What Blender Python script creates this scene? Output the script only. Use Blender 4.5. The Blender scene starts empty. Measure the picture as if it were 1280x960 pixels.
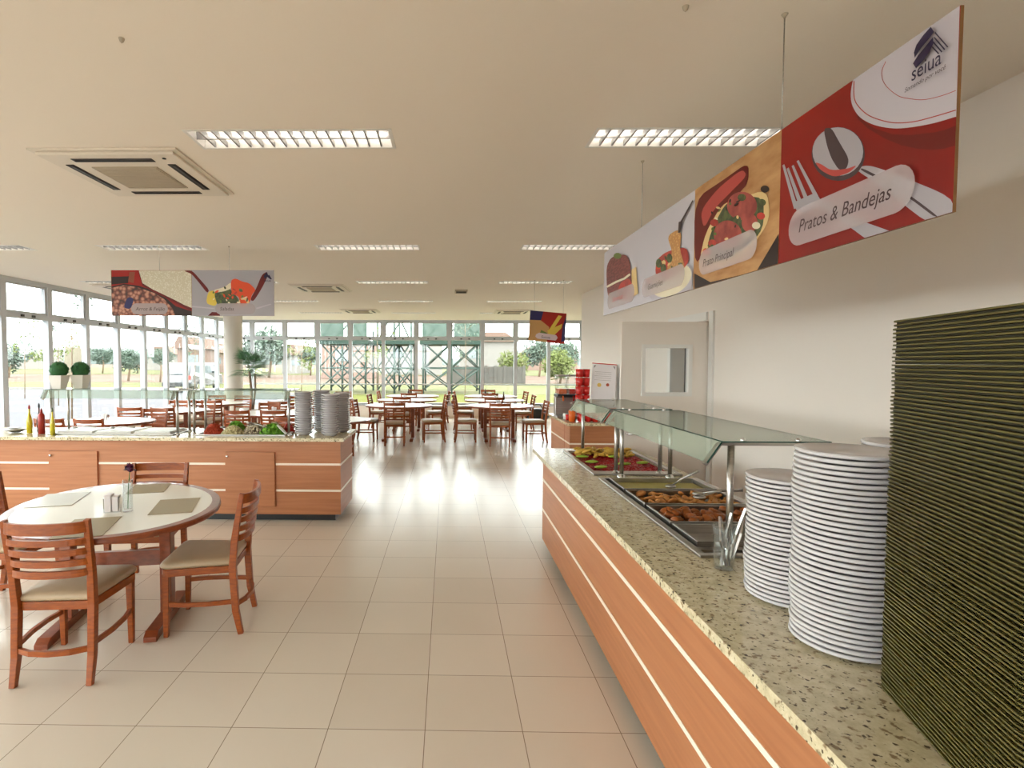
import bpy, bmesh, math, random
from mathutils import Vector, Matrix
random.seed(7)
PI = math.pi
S = bpy.context.scene
C = S.collection

# ------------------------------------------------------------------ camera, sky, exposure
F, CX, EYE = 688.3, -92.6, 1.70
YAW, PIT, ROL = math.radians(-1.03), math.radians(2.28), math.radians(-.17)
def ray(u, v):
    """direction in the room of the sight line through photograph pixel (u, v)"""
    a, b = (u - 640 - CX) / F, (480 - v) / F
    c, s = math.cos(ROL), math.sin(ROL)
    a, b = c*a + s*b, -s*a + c*b
    cp, sp = math.cos(PIT), math.sin(PIT)
    y, z = cp + b*sp, -sp + b*cp
    cy, sy = math.cos(YAW), math.sin(YAW)
    return Vector((a*cy + y*sy, -a*sy + y*cy, z))
def at_x(u, v, x): r = ray(u, v); t = x / r.x; return (r.y*t, EYE + r.z*t)
def at_y(u, v, y): r = ray(u, v); t = y / r.y; return (r.x*t, EYE + r.z*t)
cam_data = bpy.data.cameras.new('camera')
cam = bpy.data.objects.new('camera', cam_data); C.objects.link(cam)
c0 = 640 + CX
fw = ray(c0, 480).normalized(); rt = (ray(c0 + 100, 480) - ray(c0, 480)).normalized(); upv = rt.cross(fw)
m = Matrix.Identity(4)
for i in range(3): m[i][0], m[i][1], m[i][2] = rt[i], upv[i], -fw[i]
m.translation = (0, 0, EYE)
cam.matrix_world = m
cam_data.sensor_width = 36; cam_data.lens = F / 1280 * 36; cam_data.shift_x = -CX / 1280
cam_data.clip_start = .05; cam_data.clip_end = 600
S.camera = cam
S.view_settings.view_transform = 'Standard'; S.view_settings.look = 'None'
S.view_settings.gamma = 1; S.view_settings.use_curve_mapping = False
S.view_settings.exposure = 1.3
SKY_STRENGTH = 4.2
LAMP_GLOW = 7
W = bpy.data.worlds.new('sky'); S.world = W; W.use_nodes = True
wn = W.node_tree
bgn = wn.nodes['Background']
bgn.inputs['Color'].default_value = (1, .985, .955, 1); bgn.inputs['Strength'].default_value = SKY_STRENGTH
S.cycles.max_bounces = 8; S.cycles.diffuse_bounces = 5; S.cycles.glossy_bounces = 4
S.cycles.transmission_bounces = 8; S.cycles.transparent_max_bounces = 16
S.cycles.sample_clamp_indirect = 6
S.cycles.caustics_reflective = False; S.cycles.caustics_refractive = False

# ------------------------------------------------------------------ materials
def lin(h):
    h = h.lstrip('#'); o = []
    for i in (0, 2, 4):
        c = int(h[i:i+2], 16) / 255
        o.append(c/12.92 if c <= .04045 else ((c+.055)/1.055)**2.4)
    return (*o, 1)
def mat(name, col, rough=.5, metal=0, spec=.5, noise=None, emit=None, coat=0, alpha=1):
    """noise = (second colour, scale, stretch xyz, low, high)"""
    M = bpy.data.materials.new(name); M.use_nodes = True
    nt = M.node_tree; b = nt.nodes['Principled BSDF']
    b.inputs['Base Color'].default_value = lin(col); b.inputs['Roughness'].default_value = rough
    b.inputs['Metallic'].default_value = metal; b.inputs['Specular IOR Level'].default_value = spec
    b.inputs['Coat Weight'].default_value = coat; b.inputs['Alpha'].default_value = alpha
    if emit:
        b.inputs['Emission Color'].default_value = lin(emit[0]); b.inputs['Emission Strength'].default_value = emit[1]
    if noise:
        c2, sc, st, lo, hi = noise
        tc = nt.nodes.new('ShaderNodeTexCoord'); mp = nt.nodes.new('ShaderNodeMapping')
        mp.inputs['Scale'].default_value = st
        n = nt.nodes.new('ShaderNodeTexNoise'); n.inputs['Scale'].default_value = sc; n.inputs['Detail'].default_value = 5
        r = nt.nodes.new('ShaderNodeValToRGB')
        r.color_ramp.elements[0].position = lo; r.color_ramp.elements[1].position = hi
        r.color_ramp.elements[0].color = lin(col); r.color_ramp.elements[1].color = lin(c2)
        nt.links.new(tc.outputs['Object'], mp.inputs[0]); nt.links.new(mp.outputs[0], n.inputs['Vector'])
        nt.links.new(n.outputs[0], r.inputs[0]); nt.links.new(r.outputs[0], b.inputs['Base Color'])
    return M
def dim(h, k):
    c = lin(h)[:3]; o = []
    for v in c: v *= k; o.append(v*12.92 if v <= .0031308 else 1.055*v**(1/2.4)-.055)
    return '#' + ''.join('%02x' % max(0, min(255, round(v*255))) for v in o)
def cells(name, c1, c2, scale, rough=.5, c3=None, lo=.1, hi=.5):
    """voronoi pattern: beans, rice, chunks"""
    M = mat(name, c1, rough); nt = M.node_tree; b = nt.nodes['Principled BSDF']
    tc = nt.nodes.new('ShaderNodeTexCoord'); v = nt.nodes.new('ShaderNodeTexVoronoi'); v.inputs['Scale'].default_value = scale
    r = nt.nodes.new('ShaderNodeValToRGB'); e = r.color_ramp.elements
    e[0].position, e[1].position = lo, hi; e[0].color, e[1].color = lin(c1), lin(c2)
    if c3: k = e.new(min(.98, hi + .25)); k.color = lin(c3)
    nt.links.new(tc.outputs['Object'], v.inputs['Vector']); nt.links.new(v.outputs['Distance'], r.inputs[0]); nt.links.new(r.outputs[0], b.inputs['Base Color'])
    return M
def pane_mat(name, tint, refl=1.5, solid=0.0, solid_col='#9fb5b0'):
    M = bpy.data.materials.new(name); M.use_nodes = True; nt = M.node_tree
    nt.nodes.remove(nt.nodes['Principled BSDF']); out = nt.nodes['Material Output']
    t = nt.nodes.new('ShaderNodeBsdfTransparent'); t.inputs[0].default_value = lin(tint)
    g = nt.nodes.new('ShaderNodeBsdfGlossy'); g.inputs['Roughness'].default_value = .02
    lw = nt.nodes.new('ShaderNodeLayerWeight'); lw.inputs[0].default_value = .5
    pw = nt.nodes.new('ShaderNodeMath'); pw.operation = 'POWER'; pw.inputs[1].default_value = 4.5
    nt.links.new(lw.outputs['Facing'], pw.inputs[0])
    fr = nt.nodes.new('ShaderNodeMath'); fr.operation = 'MULTIPLY_ADD'; fr.inputs[1].default_value = .8; fr.inputs[2].default_value = ((refl-1)/(refl+1))**2 * 1.3
    nt.links.new(pw.outputs[0], fr.inputs[0])
    mx = nt.nodes.new('ShaderNodeMixShader')
    nt.links.new(fr.outputs[0], mx.inputs[0]); nt.links.new(t.outputs[0], mx.inputs[1]); nt.links.new(g.outputs[0], mx.inputs[2])
    last = mx
    if solid:
        d = nt.nodes.new('ShaderNodeBsdfDiffuse'); d.inputs[0].default_value = lin(solid_col)
        m2 = nt.nodes.new('ShaderNodeMixShader'); m2.inputs[0].default_value = solid
        nt.links.new(mx.outputs[0], m2.inputs[1]); nt.links.new(d.outputs[0], m2.inputs[2]); last = m2
    nt.links.new(last.outputs[0], out.inputs[0])
    return M
M = {}
M['ceiling'] = mat('ceiling_paint', '#f4ebdf', .75)
M['wall'] = mat('wall_paint', '#ece3da', .6)
M['column_paint'] = mat('column_paint', '#bdb5ab', .7)
M['wall_grey'] = mat('grey_wall', '#a9a6a2', .7)
M['alu'] = mat('painted_aluminium', '#b9bdc3', .4)
M['white'] = mat('white_metal', '#e8e6e2', .4)
M['cream_plastic'] = mat('cream_plastic', '#e6ddcf', .45)
M['grille'] = mat('grille', '#bdb19d', .6)
M['dark'] = mat('dark_gap', '#2b2724', .6)
M['black'] = mat('black_plastic', '#17181a', .4)
M['chrome'] = mat('chrome', '#d8d8da', .12, 1)
M['steel'] = mat('brushed_steel', '#a9a49f', .3, 1, noise=('#c4c0bb', 3, (1, 60, 60), .3, .7))
M['mirror'] = mat('lamp_reflector', '#9a9a9a', .3, 1)
M['cherry'] = mat('laminate_cherry', '#b57850', .42, noise=('#a56842', 3, (.7, .7, 14), .3, .72))
M['cherry_dark'] = mat('laminate_cherry_edge', '#a8613f', .45)
M['inlay'] = mat('cream_inlay', '#efe3d3', .4)
M['chair_wood'] = mat('chair_wood', '#9c4c08', .4, noise=('#7e3804', 6, (3, 3, 14), .3, .7), coat=.06)
M['rim_wood'] = mat('table_rim_wood', '#8c4523', .3, noise=('#72351a', 5, (4, 4, 10), .3, .7), coat=.3)
M['vinyl'] = mat('cream_vinyl', '#b09a7e', .45, noise=('#a68f73', 4, (1, 1, 1), .3, .7))
M['laminate'] = mat('white_laminate', '#e2ddd0', .34, coat=.1)
M['porcelain'] = mat('porcelain', '#cdcacd', .14, spec=.6)
M['olive'] = mat('olive_tray', '#5a5324', .5)
M['olive_shade'] = mat('olive_tray_shade', '#28230c', .6)  # tray olive darkened to paint the shade between stacked trays
M['glass_edge'] = mat('glass_edge', '#1e4a42', .25)
M['pane'] = pane_mat('window_glass', '#f6fbfb', 1.35)
M['guard'] = pane_mat('guard_glass', '#f0f7f2', 1.5, .22, '#c9d6c8')
M['clear'] = pane_mat('clear_glass', '#f8fafa', 1.45, .04, '#e6eaea')
M['mat_taupe'] = mat('taupe_placemat', '#a3967a', .6)
M['mat_metal'] = mat('placemat_sheen', '#a09478', .3, spec=.7)
M['paper'] = mat('napkin_paper', '#e4dfe2', .7)
M['kerb'] = mat('kerb', '#7f7c79', .8)

# floor tiles: 45 cm beige porcelain, thin joints
def floor_mat():
    Mf = mat('porcelain_tiles', '#d3c9bb', .22, spec=.55); nt = Mf.node_tree; b = nt.nodes['Principled BSDF']
    tc = nt.nodes.new('ShaderNodeTexCoord'); mp = nt.nodes.new('ShaderNodeMapping')
    mp.inputs['Location'].default_value = (.0995 + 45, -2.477 + 45, 0)
    br = nt.nodes.new('ShaderNodeTexBrick'); br.offset = 0; br.squash = 1
    br.inputs['Scale'].default_value = 1; br.inputs['Brick Width'].default_value = .45; br.inputs['Row Height'].default_value = .45
    br.inputs['Mortar Size'].default_value = .0022; br.inputs['Mortar Smooth'].default_value = .3
    br.inputs['Color1'].default_value = lin('#dfd6c9'); br.inputs['Color2'].default_value = lin('#d8cec0'); br.inputs['Mortar'].default_value = lin('#8d7e6c')
    no = nt.nodes.new('ShaderNodeTexNoise'); no.inputs['Scale'].default_value = 1.6; no.inputs['Detail'].default_value = 6
    mx = nt.nodes.new('ShaderNodeMix'); mx.data_type = 'RGBA'; mx.blend_type = 'MULTIPLY'
    rp = nt.nodes.new('ShaderNodeValToRGB'); rp.color_ramp.elements[0].color = (.93, .92, .90, 1); rp.color_ramp.elements[1].color = (1, 1, 1, 1)
    mx.inputs[0].default_value = 1
    L = nt.links.new
    L(tc.outputs['Object'], mp.inputs[0]); L(mp.outputs[0], br.inputs['Vector']); L(tc.outputs['Object'], no.inputs['Vector']); L(no.outputs[0], rp.inputs[0])
    L(br.outputs['Color'], mx.inputs[6]); L(rp.outputs[0], mx.inputs[7]); L(mx.outputs[2], b.inputs['Base Color'])
    bp = nt.nodes.new('ShaderNodeBump'); bp.inputs['Strength'].default_value = .15; bp.inputs['Distance'].default_value = .002; bp.invert = True
    L(br.outputs['Fac'], bp.inputs['Height']); L(bp.outputs[0], b.inputs['Normal'])
    return Mf
M['floor'] = floor_mat()
def granite():
    Mg = mat('granite', '#b9ab88', .16, spec=.6); nt = Mg.node_tree; b = nt.nodes['Principled BSDF']; L = nt.links.new
    tc = nt.nodes.new('ShaderNodeTexCoord')
    n1 = nt.nodes.new('ShaderNodeTexNoise'); n1.inputs['Scale'].default_value = 22; n1.inputs['Detail'].default_value = 8; n1.inputs['Roughness'].default_value = .7
    r1 = nt.nodes.new('ShaderNodeValToRGB'); e = r1.color_ramp.elements
    e[0].position, e[0].color = .3, lin('#b7aa8a'); e[1].position, e[1].color = .7, lin('#e9dfc4'); k = e.new(.5); k.color = lin('#d4c8a6')
    n2 = nt.nodes.new('ShaderNodeTexNoise'); n2.inputs['Scale'].default_value = 62; n2.inputs['Detail'].default_value = 2
    r2 = nt.nodes.new('ShaderNodeValToRGB'); e = r2.color_ramp.elements
    e[0].position, e[0].color = .33, lin('#4a3a2c'); e[1].position, e[1].color = .385, (1, 1, 1, 1)
    n3 = nt.nodes.new('ShaderNodeTexNoise'); n3.inputs['Scale'].default_value = 40; n3.inputs['Detail'].default_value = 3
    r3 = nt.nodes.new('ShaderNodeValToRGB'); e = r3.color_ramp.elements
    e[0].position, e[0].color = .34, lin('#8a6a4a'); e[1].position, e[1].color = .42, (1, 1, 1, 1)
    m1 = nt.nodes.new('ShaderNodeMix'); m1.data_type = 'RGBA'; m1.blend_type = 'MULTIPLY'; m1.inputs[0].default_value = .9
    m2 = nt.nodes.new('ShaderNodeMix'); m2.data_type = 'RGBA'; m2.blend_type = 'MULTIPLY'; m2.inputs[0].default_value = .75
    for n in (n1, n2, n3): L(tc.outputs['Object'], n.inputs['Vector'])
    L(n1.outputs[0], r1.inputs[0]); L(n2.outputs[0], r2.inputs[0]); L(n3.outputs[0], r3.inputs[0])
    L(r1.outputs[0], m1.inputs[6]); L(r2.outputs[0], m1.inputs[7]); L(m1.outputs[2], m2.inputs[6]); L(r3.outputs[0], m2.inputs[7]); L(m2.outputs[2], b.inputs['Base Color'])
    return Mg
M['granite'] = granite()

# ------------------------------------------------------------------ mesh helpers
def B(): return bmesh.new()
def box(bm, x0, x1, y0, y1, z0, z1, mi=0, bev=0):
    r = bmesh.ops.create_cube(bm, size=1, matrix=Matrix.Translation(((x0+x1)/2, (y0+y1)/2, (z0+z1)/2)) @ Matrix.Diagonal((abs(x1-x0), abs(y1-y0), abs(z1-z0), 1)))
    fs = {f for v in r['verts'] for f in v.link_faces}
    for f in fs: f.material_index = mi
    if bev:
        es = list({e for v in r['verts'] for e in v.link_edges})
        q = bmesh.ops.bevel(bm, geom=es, offset=bev, segments=2, affect='EDGES', profile=.6)
        for f in q['faces']: f.material_index = mi
    return bm
def prism(bm, pts, z0, z1, mi=0, fn=None, smooth=False):
    """polygon pts (x, y) extruded z0..z1; fn maps (x, y, z) to its place"""
    fn = fn or (lambda x, y, z: (x, y, z))
    a = [bm.verts.new(fn(x, y, z0)) for x, y in pts]; b = [bm.verts.new(fn(x, y, z1)) for x, y in pts]
    f = [bm.faces.new(list(reversed(a))), bm.faces.new(b)]
    n = len(pts)
    for i in range(n):
        q = bm.faces.new((a[i], a[(i+1) % n], b[(i+1) % n], b[i])); q.smooth = smooth; f.append(q)
    for q in f: q.material_index = mi
    return bm
def lathe(bm, prof, n=24, c=(0, 0, 0), mi=0, smooth=True, mis=None):
    rings = []
    for r, z in prof:
        if r < 1e-5: rings.append([bm.verts.new((c[0], c[1], c[2]+z))])
        else: rings.append([bm.verts.new((c[0]+r*math.cos(2*PI*i/n), c[1]+r*math.sin(2*PI*i/n), c[2]+z)) for i in range(n)])
    for k in range(len(rings)-1):
        a, b = rings[k], rings[k+1]; mm = mis[k] if mis else mi
        for i in range(n):
            j = (i+1) % n
            if len(a) == 1 and len(b) == 1: continue
            if len(a) == 1: f = bm.faces.new((a[0], b[j], b[i]))
            elif len(b) == 1: f = bm.faces.new((a[i], a[j], b[0]))
            else: f = bm.faces.new((a[i], a[j], b[j], b[i]))
            f.material_index = mm; f.smooth = smooth
    return bm
def bar(bm, pts, hw, hh, up=(0, 0, 1), mi=0, smooth=False):
    """rectangular bar swept along pts; hw, hh may be lists (half sizes)"""
    P = [Vector(p) for p in pts]; n = len(P); up = Vector(up); rows = []
    for i in range(n):
        t = (P[min(i+1, n-1)] - P[max(i-1, 0)]).normalized()
        s = t.cross(up).normalized(); u = s.cross(t).normalized()
        a = hw[i] if isinstance(hw, (list, tuple)) else hw; b = hh[i] if isinstance(hh, (list, tuple)) else hh
        rows.append([bm.verts.new(P[i] + s*x*a + u*y*b) for x, y in ((-1, -1), (1, -1), (1, 1), (-1, 1))])
    fs = [bm.faces.new(rows[0]), bm.faces.new(list(reversed(rows[-1])))]
    for i in range(n-1):
        for k in range(4):
            fs.append(bm.faces.new((rows[i][k], rows[i+1][k], rows[i+1][(k+1) % 4], rows[i][(k+1) % 4])))
    for f in fs: f.material_index = mi; f.smooth = smooth
    return bm
def tube(bm, pts, r, n=10, mi=0):
    P = [Vector(p) for p in pts]; m_ = len(P); rows = []
    for i in range(m_):
        t = (P[min(i+1, m_-1)] - P[max(i-1, 0)]).normalized()
        ref = Vector((0, 0, 1)) if abs(t.z) < .9 else Vector((1, 0, 0))
        s = t.cross(ref).normalized(); u = s.cross(t)
        rr = r[i] if isinstance(r, (list, tuple)) else r
        rows.append([bm.verts.new(P[i] + (s*math.cos(2*PI*k/n) + u*math.sin(2*PI*k/n))*rr) for k in range(n)])
    for row, rev in ((rows[0], 0), (rows[-1], 1)):
        f = bm.faces.new(list(reversed(row)) if rev else row); f.material_index = mi
    for i in range(m_-1):
        for k in range(n):
            f = bm.faces.new((rows[i][k], rows[i+1][k], rows[i+1][(k+1) % n], rows[i][(k+1) % n])); f.smooth = True; f.material_index = mi
    return bm
def ball(bm, c, r, sub=2, jig=0, mi=0, sc=(1, 1, 1), rnd=random):
    q = bmesh.ops.create_icosphere(bm, subdivisions=sub, radius=1)
    for v in q['verts']:
        k = r * (1 + rnd.uniform(-jig, jig)); v.co = Vector((v.co.x*k*sc[0]+c[0], v.co.y*k*sc[1]+c[1], v.co.z*k*sc[2]+c[2]))
    for f in {f for v in q['verts'] for f in v.link_faces}: f.smooth = True; f.material_index = mi
    return bm
def obj(name, bm, mats, parent=None, loc=None, rotz=0, bevel=0, fix=True):
    if fix: bmesh.ops.recalc_face_normals(bm, faces=bm.faces)
    me = bpy.data.meshes.new(name); bm.to_mesh(me); bm.free()
    for k in (mats if isinstance(mats, (list, tuple)) else [mats]): me.materials.append(M[k] if isinstance(k, str) else k)
    o = bpy.data.objects.new(name, me); C.objects.link(o)
    if parent: o.parent = parent
    if loc: o.location = loc
    o.rotation_euler.z = rotz
    if bevel:
        b = o.modifiers.new('edge', 'BEVEL'); b.width = bevel; b.segments = 2; b.limit_method = 'ANGLE'
    return o
def tag(o, label, cat, group=None, kind=None):
    o['label'] = label; o['category'] = cat
    if group: o['group'] = group
    if kind: o['kind'] = kind
    return o
def thing(name, label, cat, loc=(0, 0, 0), rotz=0, group=None, kind=None):
    o = bpy.data.objects.new(name, None); C.objects.link(o); o.location = loc; o.rotation_euler.z = rotz; o.empty_display_size = .1
    return tag(o, label, cat, group, kind)
def struct(name, bm, mats, parent=None, **k):
    o = obj(name, bm, mats, parent, **k)
    if not parent: o['kind'] = 'structure'
    return o
def kids(o): return [c for c in bpy.data.objects if c.parent == o]
KIDS = {}
def dup(root, loc, rotz=0, label=None, group=None, rot=None):
    if root.name not in KIDS: KIDS[root.name] = [(c, kids(c)) for c in kids(root)]
    r = root.copy(); C.objects.link(r); r.location = loc; r.rotation_euler = rot or (0, 0, rotz)
    if label: r['label'] = label
    if group: r['group'] = group
    for c, gs in KIDS[root.name]:
        k = c.copy(); C.objects.link(k); k.parent = r
        for g in gs:
            h = g.copy(); C.objects.link(h); h.parent = k
    return r
def lettering(name, s, size, mats, parent, mw, ext=.0004, shear=0):
    """flat writing as a mesh; mw maps (x, y, z) of the line of text to its place"""
    cu = bpy.data.curves.new(name, 'FONT'); cu.body = s; cu.size = size; cu.extrude = ext; cu.shear = shear; cu.resolution_u = 3
    t = bpy.data.objects.new(name + '_tmp', cu); C.objects.link(t)
    dg = bpy.context.evaluated_depsgraph_get(); me = bpy.data.meshes.new_from_object(t.evaluated_get(dg))
    bpy.data.objects.remove(t); bpy.data.curves.remove(cu)
    for v in me.vertices: v.co = Vector(mw(v.co.x, v.co.y, v.co.z))
    me.materials.clear(); me.materials.append(M[mats])
    o = bpy.data.objects.new(name, me); C.objects.link(o)
    if parent: o.parent = parent
    return o
ORD = 'topmost second third fourth fifth sixth seventh eighth ninth tenth eleventh twelfth thirteenth fourteenth fifteenth sixteenth seventeenth eighteenth nineteenth'.split()
TENS = {2: 'twenty', 3: 'thirty', 4: 'forty', 5: 'fifty', 6: 'sixty', 7: 'seventy', 8: 'eighty', 9: 'ninety'}
TENTH = {2: 'twentieth', 3: 'thirtieth', 4: 'fortieth', 5: 'fiftieth', 6: 'sixtieth', 7: 'seventieth', 8: 'eightieth', 9: 'ninetieth'}
def ordinal(n):      # n counts from 1
    if n <= 19: return ORD[n-1]
    return TENTH[n//10] if n % 10 == 0 else TENS[n//10] + '-' + (['first'] + ORD[1:9])[n % 10 - 1]
def from_top(n): return 'topmost' if n == 1 else ordinal(n) + ' from top'

# ------------------------------------------------------------------ room shell
XL, XR, YF, YB, H = -6.6, 2.5, 16.75, -3.5, 2.97
struct('floor', box(B(), XL-.1, 5.2, YB-.2, YF+.1, -.12, 0), 'floor')
LX = (-5.85, -3.87, -1.455, .815); LY = (3.06, 6.03, 8.70, 11.45, 14.2); LY0 = (.2, -2.6)
b = B(); y = YB-.2                      # ceiling slab with an opening for every recessed light
for ly in sorted(LY0 + LY):
    box(b, XL-.3, 5.2, y, ly, H, H+.15); x = XL-.3
    for lx in LX: box(b, x, lx, ly, ly+.25, H, H+.15); x = lx+1.13
    box(b, x, 5.2, ly, ly+.25, H, H+.15); y = ly+.25
box(b, XL-.3, 5.2, y, YF+.3, H, H+.15)
struct('ceiling', b, 'ceiling')
b = B()
box(b, XR, XR+.14, YB, 5.33, 0, H); box(b, XR, XR+.14, 5.33, 6.2, 2.1, H); box(b, XR, XR+.14, 6.2, 10.4, 0, H)
struct('wall_right', b, 'wall')
b = B(); box(b, XR+.14, 4.2, 10.26, 10.4, 0, H); box(b, 4.1, 4.2, 10.4, YF, 0, H); struct('wall_return', b, 'wall')
b = B(); box(b, -1.2, XR, YB-.15, YB, 0, H); box(b, XL, -1.2, YB-.15, YB, 0, .37); struct('wall_back', b, 'wall')  # unseen wall, part cut to sill height for the added back bays
struct('wall_far', box(B(), XL-.1, 4.1, YF-.02, YF+.14, 0, .37), 'wall')
struct('wall_left', box(B(), XL-.12, XL+.03, YB, YF, 0, .37), 'wall')
struct('trim_1', box(B(), XL-.1, 4.1, YF-.06, YF+.16, .37, .40), 'alu')
struct('baseboard_far', box(B(), XL, 4.1, YF-.035, YF-.02, 0, .07), 'cream_plastic')
# kitchen seen through the doorway
b = B(); box(b, 2.64, 5.1, 7.4, 7.5, 0, H); box(b, 5.0, 5.1, 3.6, 7.4, 0, H); box(b, 2.64, 5.1, 3.5, 3.6, 0, H); struct('wall_kitchen', b, 'wall_grey')
b = B(); box(b, 3.0, 3.6, 7.0, 7.38, 0, 2.0); t = obj('kitchen_cabinet', b, 'dark'); tag(t, 'dark tall cabinet standing in the kitchen beyond the doorway', 'cabinet')

# glazing: one window object per bay
def bay(name, along, a0, a1, fixed, mid):
    """along 'x' or 'y'; from a0 to a1, plane at fixed"""
    def bx(bm, s0, s1, z0, z1, d0=-.05, d1=.05, mi=0):
        if along == 'y': return box(bm, fixed+d0, fixed+d1, s0, s1, z0, z1, mi)
        return box(bm, s0, s1, fixed+d0, fixed+d1, z0, z1, mi)
    b = B(); w = .05
    bx(b, a0, a0+w, .40, H); bx(b, a1-w, a1, .40, H)
    bx(b, a0+w, a1-w, 2.36, 2.44); bx(b, a0+w, a1-w, H-.06, H); bx(b, a0+w, a1-w, .40, .45)
    if mid: bx(b, a0+w, a1-w, 1.0, 1.035, -.02, .02)
    # opening sash of the top light
    s = .035
    bx(b, a0+w, a0+w+s, 2.44, H-.06, -.03, .03); bx(b, a1-w-s, a1-w, 2.44, H-.06, -.03, .03)
    bx(b, a0+w+s, a1-w-s, 2.44, 2.44+s, -.03, .03); bx(b, a0+w+s, a1-w-s, H-.06-s, H-.06, -.03, .03)
    o = struct(name, b, 'alu')
    g = B(); bx(g, a0+w, a1-w, .45, H-.06, -.004, .004); obj('window_pane', g, 'pane', o)
    for f in (.36, .6):
        g = B(); c = a0 + (a1-a0)*f; sgn = (1 if along == 'y' else -1)
        if along == 'y': box(g, fixed+.05, fixed+.075, c-.025, c+.025, 2.385, 2.42)
        else: box(g, c-.025, c+.025, fixed-.075, fixed-.05, 2.385, 2.42)
        obj('window_catch', g, 'dark', o)
n = 0
P = .957; y = 8.10 - 12*P
while y < YF - .3:
    n += 1; bay('window_%d' % n, 'y', y, min(y+P, YF-.06) , XL-.05, False); y += P
for k in range(10):
    n += 1; x0 = -5.99 + k*1.005; bay('window_%d' % n, 'x', x0, x0+1.005, YF+.05, True)
n += 1; bay('window_%d' % n, 'x', XL+.03, -5.99, YF+.05, True)
for k in range(5):  # unseen bays added behind the camera to brighten surfaces facing it
    n += 1; bay('window_%d' % n, 'x', XL+.03+k*1.07, XL+.03+(k+1)*1.07, YB-.05, True)
# door leaf standing open at right angles to the wall
b = B()
fr = (1.66, 2.497); yl = 5.312
for x0, x1, z0, z1 in ((fr[0], 1.875, .01, 2.09), (2.313, fr[1], .01, 2.09), (1.875, 2.313, .01, 1.40), (1.875, 2.313, 1.855, 2.09)):
    box(b, x0, x1, yl, yl+.04, z0, z1)
d = struct('door_1', b, 'wall')
b = B()
for x0, x1, z0, z1 in ((1.855, 1.89, 1.38, 1.875), (2.298, 2.333, 1.38, 1.875), (1.89, 2.298, 1.38, 1.415), (1.89, 2.298, 1.84, 1.875)):
    box(b, x0, x1, yl-.012, yl+.052, z0, z1)
obj('vision_panel_frame', b, 'white', d)
obj('vision_panel', box(B(), 1.89, 2.298, yl+.016, yl+.024, 1.415, 1.84), 'clear', d)
b = B(); tube(b, [(1.72, yl-.05, 1.02), (1.84, yl-.05, 1.02)], .01); tube(b, [(1.72, yl, 1.02), (1.72, yl-.05, 1.02)], .01); obj('door_handle', b, 'chrome', d)
b = B(); box(b, XR-.02, XR, 5.22, 5.30, 0, 2.19); box(b, XR-.02, XR, 5.36, 6.28, 2.11, 2.19); box(b, XR-.02, XR, 6.2, 6.28, 0, 2.11)
struct('trim_2', b, 'white')
# round column near the far corner
struct('column', lathe(B(), [(.24, 0), (.24, H-.001)], 32, (-5.72, 14.6, 0)), 'column_paint')

# ------------------------------------------------------------------ ceiling: luminaires and air conditioning
def luminaire():
    t = thing('ceiling_light', 'recessed louvred fluorescent light', 'ceiling light', (0, 0, H))
    L_, D_ = 1.13, .25
    b = B()
    for q in ((-.012, L_+.012, -.012, .006), (-.012, L_+.012, D_-.006, D_+.012), (-.012, .006, .006, D_-.006), (L_-.006, L_+.012, .006, D_-.006)): box(b, *q, -.003, -.0002)
    for q in ((0.001, L_-.001, .001, .006), (.001, L_-.001, D_-.006, D_-.001), (.001, .006, .006, D_-.006), (L_-.006, L_-.001, .006, D_-.006)): box(b, *q, -.0002, .07)
    obj('light_frame', b, 'white', t)
    obj('reflector', box(B(), .006, L_-.006, .006, D_-.006, .060, .064), 'mirror', t)
    b = B(); nf = 16
    for i in range(1, nf):
        x = L_*i/nf; prism(b, [(x-.005, .001), (x+.005, .001), (x+.001, .036), (x-.001, .036)], .01, D_-.01, fn=lambda x_, z_, y_: (x_, y_, z_))
    box(b, .01, L_-.01, D_/2-.004, D_/2+.004, .001, .05)
    obj('louver', b, 'mirror', t)
    for yy in (.065, .185):
        b = B(); tube(b, [(.03, yy, .046), (L_-.03, yy, .046)], .007, 8); obj('fluorescent_tube', b, M['tube'], t)
    return t
M['tube'] = mat('lit_tube', '#ffffff', .5, emit=('#fff3e2', LAMP_GLOW))
lt0 = luminaire()
colw = ('beside the glazed side wall', 'in the second file from the glazed side wall', 'above the central aisle', 'in the file beside the plain wall')
roww = ('before the banners', 'beyond the cassette before the banners', 'in the middle of the hall', 'in the fourth row towards the far windows', 'in the row next to far windows')
first = True
for j, ly in enumerate(LY + LY0):
    for i, lx in enumerate(LX):
        if j < 5:
            lab = 'louvred strip light %s, %s' % (('first row' , 'second row', 'third row', 'fourth row', 'fifth row')[j] + (' counted toward the far windows' if 0 else ' toward the windows'), colw[i].replace('in the ', '').replace('above the', 'over'))
            if first: lt0.location = (lx, ly, H); lt0['label'] = lab; lt0['group'] = 'louvred ceiling lights'; first = False
            else: dup(lt0, (lx, ly, H), 0, lab, 'louvred ceiling lights')
        if j >= 5: dup(lt0, (lx, ly, H), 0, 'louvred strip light behind the viewer, %s row, %s file' % (('first', 'second')[j-5], ('first', 'second', 'third', 'fourth')[i]), 'louvred ceiling lights')
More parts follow.
